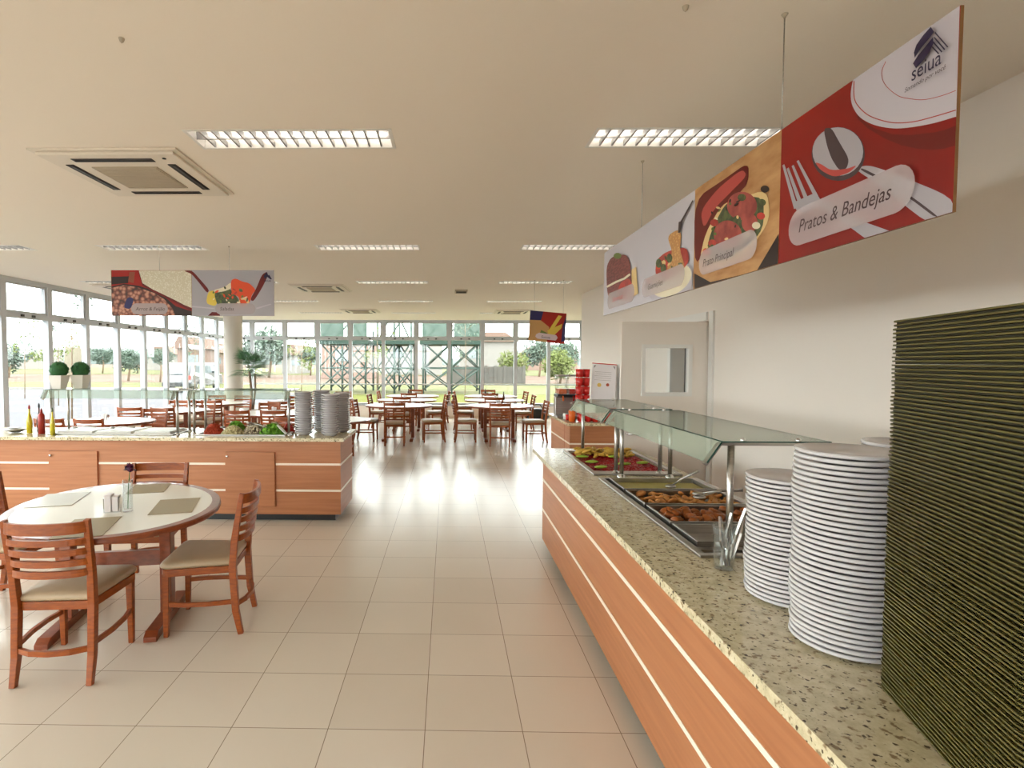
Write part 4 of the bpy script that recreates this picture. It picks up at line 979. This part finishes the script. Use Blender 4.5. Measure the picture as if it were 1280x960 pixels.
# dining hall
tdin = table(0); KT = [True]
def put_table(x, y, deg, label, group):
    if KT[0]: KT[0] = False; tdin.location = (x, y, 0); tdin.rotation_euler.z = math.radians(deg); tdin['label'] = label; tdin['group'] = group
    else: dup(tdin, (x, y, 0), math.radians(deg), label, group)
nap0 = holder('napkin_holder', 'n', 0, 0, .7612); KN = [True]
M['oilv'] = M['vinegar']
rowname = ('first', 'second', 'third', 'fourth'); 
FILES = [(-5.35, 'next to side glazing'), (-3.22, 'second from side glazing'), (-1.02, 'on glazed side of aisle'), (1.16, 'on wall side of aisle')]
ROWS = {0: [8.55, 10.5, 12.4], 1: [10.05, 12.15, 14.2], 2: [12.0, 13.75, 15.4], 3: [12.0, 13.75, 15.4]}
for fi, (fx, fn_) in enumerate(FILES):
    for ri, y in enumerate(ROWS[fi]):
        who = 'table in %s row, file %s' % (rowname[ri], fn_)
        x = fx + (.04*((ri*7+fi*3) % 3)-.04)
        put_table(x, y, (0, 3, -2)[(ri+fi) % 3], 'white-topped dining ' + who, 'dining tables in the hall')
        rr = random.Random(fi*10+ri)
        if fi < 2:
            spots = [(-.30, -.60, 0, ''), (.32, -.61, 0, ''), (-.3, .61, 180, ''), (.32, .60, 180, '')]
            names = ('near outer seat', 'near inner seat', 'far outer seat', 'far inner seat')
            if ri == 0 and fi == 0: spots = spots[:2] + [spots[3]]; names = ('near outer seat', 'near inner seat', 'far inner seat')
        else:
            spots = [(-.05, -.72 if ri == 0 else -.60, 0, ''), (.72, -.22 if ri == 0 else .08, 95, ''), (-.72, -.2 if ri == 0 else .08, -95, '')] + [(.02, .72, 180, '')]*(ri == 2); names = ('near seat', 'wall-end seat', 'glazed-end seat', 'far seat')
        for (dx, dy, dg_, _), nm in zip(spots, names):
            put_chair(x+dx+rr.uniform(-.03, .03), y+dy+rr.uniform(-.03, .03), dg_+rr.uniform(-6, 6), 'slat-back chair, %s of %s' % (nm, who), 'chairs in the dining hall')
        l = 'white napkin holder on the ' + who
        if KN[0]: KN[0] = False; nap0.location = (x, y, .7612); nap0['label'] = l; nap0['group'] = 'napkin holders in the hall'
        else: dup(nap0, (x+rr.uniform(-.08, .08), y+rr.uniform(-.05, .05), .7612), rr.uniform(-.5, .5), l, 'napkin holders in the hall')
# table just behind the island's end
put_table(-2.0, 8.95, 0, 'white-topped dining table just beyond the aisle end of the island', 'dining tables in the hall')
for x, y, d, l in ((-1.72, 8.35, 2, 'slat-back chair standing right behind the plate piles of the island'), (-2.35, 8.33, -3, 'slat-back chair behind the salads of the island'), (-1.9, 9.6, 178, 'slat-back chair across the table beyond the island end')):
    put_chair(x, y, d, l, 'chairs in the dining hall')
dup(nap0, (-2.0, 8.95, .7612), .2, 'white napkin holder on the table just beyond the island end', 'napkin holders in the hall')
for x, y, l in ((-1.1, 15.4, 'small dark bottle on the last table on glazed side of aisle'), (1.05, 15.35, 'small dark bottle on the last table on plain-wall side of aisle'), (1.4, 13.8, 'dark pepper pot on the middle table on plain-wall side of aisle')):
    t = thing('sauce_bottle', l, 'bottle', (x, y, .7612), 0, 'bottles on the far tables'); obj('bottle_body', lathe(B(), [(0, 0), (.03, 0), (.03, .1), (.012, .15), (.012, .18), (0, .18)], 14), 'vinegar', t); obj('cap', lathe(B(), [(.014, .178), (.014, .2), (0, .2)], 12), 'black', t)
# ================================================================== HANGING BANNERS (flat prints on boards)
for k, c in dict(p_white='#c9c5cd', p_red='#a82a1e', p_darkred='#68140e', p_black='#30201c', p_cream='#e6dcc0', p_tan='#c79a62', p_brown='#8a4a32', p_choc='#7a3b34', p_green='#6a7a3a', p_orange='#e0522a', p_yellow='#dcc050',
                 p_plate='#bfb8c0', p_line='#a8443a', p_navy='#2c2140', p_silver='#a8a2a8', p_darks='#4a3a3c', p_pinkred='#b84a44', p_grey='#a9a5ac', p_blue='#33305e', p_straw='#e2c48a', p_pill='#d9c6c8', p_board='#d9a468').items(): M[k] = mat(k, c, .45, spec=.3)
M['edge_wood'] = mat('board_edge', '#8a6238', .6)
M['p_redg'] = mat('red_cloth_print', '#9e1c10', .45, noise=('#7c140c', 1.6, (1, 1, 1), .3, .7), spec=.3)
M['p_beans'] = cells('beans_print', '#c28a72', '#7c4434', 26, .5, '#3c2320', .25, .6); M['p_rice'] = cells('rice_print', '#e8e4d8', '#cfc6ae', 60, .5)
M['p_grain'] = mat('wood_grain_print', '#c89a66', .5, noise=('#a8743f', 8, (1, 1, 3), .3, .7)); M['p_meat'] = mat('meat_print', '#b5544a', .5, noise=('#8a3430', 14, (1, 1, 1), .35, .65))
M['p_pasta'] = cells('pasta_print', '#e0b878', '#c08a50', 70, .5); M['p_herb'] = mat('herb_print', '#5a6436', .5, noise=('#3c4426', 40, (1, 1, 1), .4, .6)); M['p_choco'] = mat('cake_print', '#8a4440', .5, noise=('#6c2e2c', 20, (1, 1, 4), .4, .6))
M['p_tomato'] = mat('tomato_print', '#c43a2c', .45, noise=('#a02a20', 12, (1, 1, 1), .4, .6))
M['p_pillt'] = pane_mat('translucent_label', '#ffffff', 1.0, .5, '#dcd0d2')
class Poster:
    """a hanging board on a plane x = d or y = d; shapes are traced in photograph pixels and carried onto that plane"""
    def __init__(s, axis, d, parent): s.ax, s.d, s.p, s.k = axis, d, parent, 0
    def w(s, u, v):
        a, z = at_x(u, v, s.d) if s.ax == 'x' else at_y(u, v, s.d); return (a, z)
    def place(s, a, z, off):
        return (s.d - off, a, z) if s.ax == 'x' else (a, s.d - off, z)
    def shape(s, pts, m_, name='print', lift=1):
        """one flat printed shape"""
        s.k += lift; off = .0125 + s.k*.0004; b = B(); P = [s.w(*p) for p in pts]
        vs = [b.verts.new(s.place(a, z, off)) for a, z in P]; f = b.faces.new(vs); f.normal_update()
        want = Vector((-1, 0, 0)) if s.ax == 'x' else Vector((0, -1, 0))
        if f.normal.dot(want) < 0: f.normal_flip()
        return obj(name, b, m_, s.p, fix=False)
def ellipse(cx, cy, rx, ry, rot=0, n=28, a0=0, a1=360):
    R = math.radians(rot); o = []
    for k in range(n):
        t = math.radians(a0 + (a1-a0)*k/(n if a1-a0 == 360 else n-1)); x, y = rx*math.cos(t), ry*math.sin(t); o.append((cx + x*math.cos(R)-y*math.sin(R), cy + x*math.sin(R)+y*math.cos(R)))
    return o
def arc(pts, n=5):
    """smooth open curve through pts"""
    P = [pts[0]] + list(pts) + [pts[-1]]; o = []
    for i in range(1, len(P)-2):
        for k in range(n):
            t_ = k/n; o.append(tuple(.5*((2*P[i][c]) + (-P[i-1][c]+P[i+1][c])*t_ + (2*P[i-1][c]-5*P[i][c]+4*P[i+1][c]-P[i+2][c])*t_**2 + (-P[i-1][c]+3*P[i][c]-3*P[i+1][c]+P[i+2][c])*t_**3) for c in (0, 1)))
    return o + [pts[-1]]
ORGANIC = ('meat', 'tart', 'salad', 'pasta', 'tomato', 'napkin', 'cake_print', 'strawberry', 'spoon', 'servers', 'pepper', 'garnish')
def soften(pts, name):
    if not any(k in name for k in ORGANIC) or len(pts) > 20: return pts
    for _ in range(2):
        o = []
        for i in range(len(pts)):
            a, c = pts[i], pts[(i+1) % len(pts)]; o += [(a[0]*.8+c[0]*.2, a[1]*.8+c[1]*.2), (a[0]*.2+c[0]*.8, a[1]*.2+c[1]*.8)]
        pts = o
    return pts
def crop(pts, x0, y0, k): return [(x0 + x/k, y0 + y/k) for x, y in pts]
def wires(t, pts, ztop):
    for x, y, z in pts: b = B(); tube(b, [(x, y, z), (x, y, ztop)], .0022, 6); obj('hanging_wire', b, 'steel', t); b = B(); lathe(b, [(.012, 0), (0, -.02)], 10, (x, y, ztop)); obj('wire_anchor', b, 'grille', t)

# --- long banner over the hot counter
t = thing('menu_banner', 'long hanging banner with cake, pasta, steak and cutlery pictures over hot counter', 'banner', (0, 0, 0)); DX = 1.23
ZT, ZB = 2.553, 2.066; YN, YFAR = 1.368, 4.355
b = B(); box(b, DX-.0122, DX-.004, YN, YFAR, ZB, ZT); obj('banner_board', b, 'edge_wood', t)
P1 = Poster('x', DX, t)
def ypanel(y0, y1, m_):
    b = B(); vs = [b.verts.new((DX-.0125, y, z)) for y, z in ((y0, ZB), (y1, ZB), (y1, ZT), (y0, ZT))]; f = b.faces.new(vs); f.normal_update()
    if f.normal.x > 0: f.normal_flip()
    obj('print_panel', b, m_, t, fix=False)
ypanel(YN, 2.071, 'p_redg'); ypanel(2.071, 2.776, 'p_grain'); ypanel(2.776, 3.547, 'p_white'); ypanel(3.547, YFAR, 'p_white')
K = lambda pts: crop(pts, 740, 0, 2.370)
def cl(pts):       # keep shapes inside the board: clamp on the plane
    o = []
    for u, v in pts:
        y, z = at_x(u, v, DX); y = min(max(y, YN), YFAR); z = min(max(z, ZB), ZT); o.append((y, z))
    return o
def sh(pts, m_, name='print', y0=YN, y1=YFAR):
    P1.k += 1; off = .0125 + P1.k*.0001; b = B()
    vs = []; last = None
    for u, v in K(soften(pts, name)):
        y, z = at_x(u, v, DX); q = (min(max(y, y0), y1), min(max(z, ZB), ZT))
        if q != last: vs.append(b.verts.new((DX-off, *q))); last = q
    f = b.faces.new(vs); f.normal_update()
    if f.normal.x > 0: f.normal_flip()
    return obj(name, b, m_, t, fix=False)
A = dict(y0=YN, y1=2.071)
sh([(790, 320), (810, 352), (850, 380), (905, 398), (960, 400), (1030, 392), (1060, 385), (1094, 372), (1094, 430), (1060, 440), (1020, 444), (975, 440), (930, 430), (880, 410), (830, 380), (800, 352)], 'p_darkred', 'plate_shadow_print', **A)
sh(arc([(784, 245), (779, 280), (785, 315), (808, 348), (850, 370), (905, 380), (960, 377), (1030, 364), (1098, 344)]) + [(1106, 4), (786, 236)], 'p_plate', 'plate_print', **A)
def ribbon(pts, w, m_, name, **k):
    up, dn = [], []; pts = arc(pts) if len(pts) > 4 else pts
    for i, (x, y) in enumerate(pts):
        a, c = pts[max(i-1, 0)], pts[min(i+1, len(pts)-1)]; dx, dy = c[0]-a[0], c[1]-a[1]; l = math.hypot(dx, dy); nx_, ny_ = -dy/l*w, dx/l*w
        up.append((x+nx_, y+ny_)); dn.append((x-nx_, y-ny_))
    return sh(up+dn[::-1], m_, name, **k)
ribbon([(789, 240), (789, 285), (800, 312), (830, 340), (870, 356), (915, 364), (970, 360), (1030, 345), (1094, 326)], 1.6, 'p_line', 'plate_line_print', **A)
ribbon([(884, 182), (872, 215), (882, 250), (920, 283), (960, 293), (1000, 295), (1050, 284), (1094, 268)], 1.0, 'p_line', 'plate_line_print', **A)
# spoon and fork
sh([(790, 500), (830, 488), (900, 510), (1086, 585), (1086, 640), (1012, 662), (930, 600), (860, 545)], 'p_silver', 'spoon_print', **A)
ribbon([(810, 500), (880, 535), (960, 585), (1040, 645)], 4, 'p_darks', 'spoon_shade_print', **A)
sh(ellipse(742, 456, 80, 80), 'p_darks', 'spoon_print', **A); sh(ellipse(741, 449, 76, 72), 'p_silver', 'spoon_print', **A)
sh([(698, 380), (722, 378), (745, 420), (775, 470), (768, 500), (745, 505), (722, 470), (708, 430)], 'p_darks', 'spoon_print', **A)
sh([(672, 480), (690, 505), (730, 525), (775, 512), (800, 488), (770, 500), (720, 505), (690, 485)], 'p_pinkred', 'spoon_print', **A)
for a_, c_ in (((577, 490), (615, 615)), ((590, 500), (628, 600)), ((605, 492), (648, 592)), ((620, 478), (676, 580))):
    sh([(a_[0]-2, a_[1]), (a_[0]+4, a_[1]-4), (c_[0]+7, c_[1]), (c_[0]-5, c_[1]+4)], 'p_silver', 'fork_print', **A)
sh([(608, 600), (676, 570), (690, 592), (705, 600), (800, 650), (895, 692), (822, 716), (760, 660), (690, 606), (640, 632), (620, 628)], 'p_silver', 'fork_print', **A)
# steak panel
Bq = dict(y0=2.071, y1=2.776)
sh([(312, 590), (400, 532), (474, 480), (474, 540), (440, 580), (400, 620), (360, 700), (312, 800)], 'p_darkred', 'napkin_print', **Bq)
sh([(330, 625), (380, 560), (455, 500), (470, 520), (420, 570), (370, 620), (340, 680)], 'p_pinkred', 'napkin_print', **Bq)
sh([(500, 800), (571, 690), (571, 795), (480, 820)], 'p_black', 'shadow_print', **Bq); sh([(312, 810), (360, 836), (450, 824), (330, 866), (312, 866)], 'p_black', 'shadow_print', **Bq)
sh([(325, 780), (345, 690), (395, 605), (440, 590), (530, 560), (540, 650), (480, 740), (400, 790)], 'p_straw', 'tart_print', **Bq)
sh([(345, 760), (360, 690), (400, 610), (430, 590), (520, 580), (520, 680), (460, 740), (390, 775)], 'p_herb', 'tart_print', **Bq)
sh(ellipse(455, 610, 45, 42), 'p_meat', 'meat_print', **Bq); sh(ellipse(412, 695, 42, 42), 'p_meat', 'meat_print', **Bq); sh(ellipse(478, 660, 24, 28), 'p_meat', 'meat_print', **Bq)
for x, y, m_ in ((372, 660, 'p_tomato'), (366, 720, 'p_tomato'), (512, 640, 'p_tomato'), (440, 650, 'p_herb'), (498, 668, 'p_cream'), (470, 700, 'p_cream'), (524, 560, 'p_black'), (515, 600, 'p_herb'), (455, 585, 'p_herb'), (350, 745, 'p_orange')):
    sh(ellipse(x, y, 13, 11, n=10), m_, 'garnish_print', **Bq)
rb = random.Random(8)
for _ in range(34):
    x, y = rb.uniform(350, 525), rb.uniform(590, 760)
    if y > 560 + (530-x)*1.05 + 60 or y < 560 + (530-x)*.28: continue
    sh(ellipse(x, y, rb.uniform(4, 9), rb.uniform(2, 5), rb.uniform(0, 180), n=8), rb.choice(('p_herb', 'p_cream', 'p_tomato', 'p_black', 'p_straw', 'p_green')), 'garnish_print', **Bq)
# pasta panel
Cq = dict(y0=2.776, y1=3.547)
sh(ellipse(245, 838, 78, 52, -32), 'p_plate', 'plate_print', **Cq); sh(ellipse(246, 832, 66, 40, -32), 'p_cream', 'plate_print', **Cq)
sh([(196, 815), (200, 770), (230, 745), (290, 730), (300, 770), (280, 800), (230, 830)], 'p_tomato', 'tomato_print', **Cq)
sh([(232, 700), (262, 680), (276, 690), (270, 740), (290, 800), (225, 815), (250, 750)], 'p_pasta', 'pasta_print', **Cq)
for _ in range(12): sh(ellipse(rb.uniform(205, 290), rb.uniform(760, 815), rb.uniform(4, 9), rb.uniform(2, 4), rb.uniform(0, 180), n=8), rb.choice(('p_herb', 'p_pasta', 'p_straw', 'p_orange')), 'garnish_print', **Cq)
for x, y in ((208, 780), (222, 795), (240, 765)): sh(ellipse(x, y, 9, 14, n=10), 'p_herb', 'herb_print', **Cq)
sh(ellipse(178, 832, 9, 9, n=12), 'p_tomato', 'tomato_print', **Cq)
sh([(268, 658), (274, 655), (310, 592), (312, 596), (280, 655), (272, 690), (266, 690)], 'p_darks', 'fork_print', **Cq)
# cake panel
Dq = dict(y0=3.547, y1=YFAR)
sh([(52, 860), (50, 790), (66, 760), (110, 752), (122, 780), (124, 820), (132, 850), (130, 880), (60, 890)], 'p_choco', 'cake_print', **Dq)
ribbon([(52, 850), (80, 835), (105, 825), (122, 812)], 3, 'p_cream', 'cake_cream_print', **Dq)
sh([(84, 870), (90, 840), (118, 822), (132, 850), (130, 880), (95, 895)], 'p_tomato', 'strawberry_print', **Dq)
sh(ellipse(84, 758, 12, 9, n=10), 'p_green', 'leaf_print', **Dq); sh([(128, 880), (126, 800), (140, 790), (146, 870)], 'p_straw', 'drape_print', **Dq)
# captions
def pill(pts, **k): sh(pts, 'p_pillt', 'caption_label', **k)
def rrect(y0, y1, z0, z1, **k):
    """rounded label in board measures (y along the board, z up)"""
    P1.k += 1; off = .0125 + P1.k*.0001; r = (z1-z0)/2*.98; b = B(); vs = []
    for cy_, a0 in ((y0+r, 90), (y1-r, 270)):
        for q in range(13): a = math.radians(a0 + q*15); vs.append(b.verts.new((DX-off, cy_ + r*math.cos(a), (z0+z1)/2 + r*math.sin(a))))
    f = b.faces.new(vs); f.normal_update()
    if f.normal.x > 0: f.normal_flip()
    obj('caption_label', b, 'p_pillt', t, fix=False)
rrect(1.47, 2.00, 2.105, 2.235); rrect(2.20, 2.70, 2.115, 2.235); rrect(2.86, 3.48, 2.10, 2.215); rrect(3.62, 4.22, 2.10, 2.22)
def write(s, y, z, size, m_, shear=.25, name='caption', sq=1.0):
    P1.k += 1; off = .0128 + P1.k*.0001
    return lettering(name, s, size, m_, t, lambda a, c, e: (DX-off-e*.1, y-a*sq, z+c), shear=shear)
write('Pratos & Bandejas', 1.945, 2.150, .062, 'p_darks', sq=.88)
write('Prato Principal', 2.66, 2.155, .050, 'p_darks', sq=.95); write('Guarni\u00e7\u00f5es', 3.38, 2.14, .05, 'p_darks'); write('Sobremesas', 4.10, 2.145, .05, 'p_pinkred')
# emblem and name on the plate picture
KL = lambda pts: [( (980 + x/4.571 - 740)*2.370, (y/4.571)*2.370) for x, y in pts]
sh(KL([(888, 152), (908, 182), (872, 228), (835, 270), (795, 330), (790, 300), (805, 255), (845, 200)]), 'p_navy', 'emblem_print', **A)
sh(KL([(903, 210), (903, 250), (880, 300), (845, 345), (803, 390), (785, 362), (815, 315), (860, 262)]), 'p_navy', 'emblem_print', **A)
for a_, c_ in (((914, 186), (988, 268)), ((910, 214), (970, 282)), ((904, 240), (954, 296)), ((898, 268), (936, 306))):
    sh(KL([(a_[0], a_[1]-4), (a_[0]+2, a_[1]-4), (c_[0]+3, c_[1]-2), (c_[0]-3, c_[1]+4), (a_[0]-2, a_[1]+4)]), 'p_navy', 'emblem_print', **A)
write('seiua', 1.492, 2.436, .054, 'p_navy', 0, 'emblem_name', sq=.82)
write('Somando por voc\u00ea', 1.512, 2.417, .0165, 'p_darks', .3, 'emblem_motto', sq=.95)
wires(t, [(DX-.008, 2.08, ZT-.003), (DX-.008, 3.545, ZT-.003)], H)

# --- rice, beans and salad banner
DY = 6.1; t2 = thing('menu_banner', 'hanging banner with beans, rice and salad pictures over the island counter', 'banner', (0, 0, 0))
x0, x1, z0, z1 = -3.742, -1.924, 2.205, 2.708
b = B(); box(b, x0, x1, DY-.0122, DY-.004, z0, z1); obj('banner_board', b, 'edge_wood', t2)
def sh2(pts, m_, name='print', lo=x0, hi=x1):
    sh2.k += 1; b = B(); vs = []
    for u, v in crop(soften(pts, name), 130, 330, 5.818):
        x, z = at_y(u, v, DY); vs.append(b.verts.new((min(max(x, lo), hi), DY-.0125-sh2.k*.00012, min(max(z, z0), z1))))
    f = b.faces.new(vs); f.normal_update()
    if f.normal.y > 0: f.normal_flip()
    return obj(name, b, m_, t2, fix=False)
sh2.k = 0; XM = at_y(240.3, 366, DY)[0]
Lq = dict(lo=x0, hi=XM); Rq = dict(lo=XM, hi=x1)
sh2([(60, 40), (642, 40), (642, 390), (60, 390)], 'p_redg', 'print_panel', **Lq); sh2([(642, 40), (1250, 40), (1250, 390), (642, 390)], 'p_grey', 'print_panel', **Rq)
sh2([(60, 95), (190, 90), (180, 140), (60, 150)], 'p_black', 'shadow_print', **Lq); sh2([(190, 60), (230, 60), (220, 140), (180, 130)], 'p_brown', 'cloth_print', **Lq)
sh2([(60, 165), (150, 145), (260, 160), (380, 200), (470, 260), (540, 320), (560, 390), (60, 390)], 'p_black', 'pot_print', **Lq)
sh2([(60, 175), (150, 155), (250, 170), (370, 212), (440, 255), (500, 320), (525, 390), (60, 390)], 'p_beans', 'beans_print', **Lq)
ribbon2 = lambda pts, w, m_, n_, **k: sh2([(x, y-w) for x, y in pts] + [(x, y+w) for x, y in reversed(pts)], m_, n_, **k)
sh2([(258, 48), (642, 48), (642, 320), (540, 280), (420, 220), (330, 180), (280, 140)], 'p_rice', 'rice_print', **Lq)
ribbon2([(258, 60), (285, 150), (360, 195), (500, 262), (642, 335)], 9, 'p_darkred', 'bowl_rim_print', **Lq)
sh2([(500, 300), (642, 345), (642, 380), (545, 380)], 'p_black', 'shadow_print', **Lq)
sh2([(145, 320), (175, 240), (225, 250), (200, 330)], 'p_blue', 'pepper_print', **Lq)
sh2([(580, 50), (645, 48), (700, 110), (770, 190), (755, 215), (690, 130), (640, 72)], 'p_darkred', 'servers_print', lo=x0, hi=x1)
sh2([(1065, 260), (1110, 180), (1150, 80), (1190, 55), (1195, 90), (1150, 180), (1090, 275)], 'p_darkred', 'servers_print', **Rq)
sh2([(745, 290), (760, 205), (800, 190), (830, 240), (820, 310)], 'p_yellow', 'salad_print', **Rq)
sh2([(800, 200), (900, 170), (940, 200), (1000, 280), (930, 320), (830, 310)], 'p_herb', 'salad_print', **Rq)
sh2([(800, 190), (880, 170), (930, 130), (930, 180), (880, 200), (810, 210)], 'p_cream', 'salad_print', **Rq)
sh2([(925, 120), (960, 105), (1010, 130), (1060, 140), (1110, 190), (1080, 220), (1060, 290), (1000, 300), (985, 240), (930, 215)], 'p_orange', 'salad_print', **Rq)
sh2(ellipse(1020, 280, 38, 34), 'p_straw', 'salad_print', **Rq); sh2(ellipse(1015, 285, 26, 24), 'p_orange', 'salad_print', **Rq)
for _ in range(26): sh2(ellipse(rb.uniform(770, 1060), rb.uniform(170, 290), rb.uniform(8, 18), rb.uniform(4, 8), rb.uniform(0, 180), n=8), rb.choice(('p_herb', 'p_cream', 'p_orange', 'p_green', 'p_tomato')), 'garnish_print', **Rq)
for pts in ([(645, 305), (800, 320), (812, 325), (790, 328), (645, 315)], [(1110, 320), (1215, 290), (1220, 296), (1115, 330)]): sh2(pts, 'p_plate', 'bowl_print', **Rq)
sh2([(760, 380), (790, 350), (840, 352), (850, 380)], 'p_darkred', 'shadow_print', **Rq)
def rr2(u0, u1, v0, v1):
    xa, zb = at_y(130+u0/5.818, 330+v1/5.818, DY); xb, za = at_y(130+u1/5.818, 330+v0/5.818, DY); r = (za-zb)/2*.95; b = B(); vs = []; sh2.k += 1
    for cx_, a0 in ((xb-r, -90), (xa+r, 90)):
        for q in range(13): a = math.radians(a0 + q*15); vs.append(b.verts.new((cx_ + r*math.cos(a), DY-.0125-sh2.k*.00012, (za+zb)/2 + r*math.sin(a))))
    f = b.faces.new(vs); f.normal_update()
    if f.normal.y > 0: f.normal_flip()
    obj('caption_label', b, 'p_pillt', t2, fix=False); return xa, (za+zb)/2
for (u0, u1, s) in ((205, 470, 'Arroz & Feij\u00e3o'), (815, 1105, 'Saladas')):
    xa, zc = rr2(u0, u1, 285, 370); lettering('caption', s, .055, 'p_darks', t2, lambda a, c, e, xa=xa, zc=zc: (xa+.05+a, DY-.0135-sh2.k*.00012-e*.2, zc-.018+c), shear=.2)
sh2([(1165, 90), (1185, 60), (1200, 85), (1175, 112)], 'p_navy', 'emblem_print', **Rq); sh2([(1190, 95), (1205, 80), (1225, 112), (1215, 114)], 'p_navy', 'emblem_print', **Rq)
lettering('emblem_name', 'seiua', .04, 'p_navy', t2, lambda a, c, e: (at_y(331, 352, DY)[0]-.005+a, DY-.0135-sh2.k*.00012-e*.2, at_y(331, 352.5, DY)[1]+c))
wires(t2, [(-3.2, DY-.008, z1-.003), (-2.42, DY-.008, z1-.003)], H)

# --- small slanted banner over the drinks counter
DY3 = 8.6; t3 = thing('menu_banner', 'small slanted hanging banner with red, yellow and blue fruit juice picture', 'banner', (0, 0, 0))
Q = [(663, 388), (708, 392), (705.5, 430), (660.5, 425)]
b = B(); prism(b, [at_y(u, v, DY3) for u, v in Q], DY3-.01, DY3+.01, fn=lambda x, z, y: (x, y, z)); obj('banner_board', b, 'edge_wood', t3)
def sh3(pts, m_, name='print'):
    sh3.k += 1; b = B(); vs = []
    for a_, c_ in pts:     # a_, c_ in 0..1 across and down the board
        u = (1-c_)*(Q[0][0]*(1-a_)+Q[1][0]*a_) + c_*(Q[3][0]*(1-a_)+Q[2][0]*a_); v = (1-c_)*(Q[0][1]*(1-a_)+Q[1][1]*a_) + c_*(Q[3][1]*(1-a_)+Q[2][1]*a_)
        x, z = at_y(u, v, DY3); vs.append(b.verts.new((x, DY3-.0103-sh3.k*.0004, z)))
    f = b.faces.new(vs); f.normal_update()
    if f.normal.y > 0: f.normal_flip()
    return obj(name, b, m_, t3, fix=False)
sh3.k = 0
sh3([(0, 0), (1, 0), (1, 1), (0, 1)], 'p_red', 'print_panel'); sh3([(0, 0), (.36, 0), (.30, .35), (0, .5)], 'p_blue'); sh3([(1, .05), (1, .9), (.9, .95), (.92, .4)], 'p_blue')
sh3([(0, .32), (.3, .3), (.55, .5), (.5, 1), (0, 1)], 'p_tan'); sh3([(.78, .08), (.88, .1), (.62, .65), (.5, .68)], 'p_yellow'); sh3([(.5, .62), (.9, .35), (.88, .5), (.7, .75), (.55, .78)], 'p_yellow')
sh3([(.33, .62), (.5, .7), (.48, .8), (.3, .74)], 'p_green'); sh3([(.2, .78), (.28, .72), (.75, .74), (.8, .82), (.75, .92), (.24, .92), (.18, .86)], 'p_pill', 'caption_label')
x, z = at_y(676, 421, DY3); lettering('caption', 'Sucos', .06, 'p_darks', t3, lambda a, c, e: (x+a, DY3-.0112-sh3.k*.0004-e*.2, z-.02+c-.08*a), shear=.2)
xa, za = at_y(668, 389, DY3); xb, zb = at_y(704, 392, DY3); wires(t3, [(xa, DY3, za-.003), (xb, DY3, zb-.003)], H)
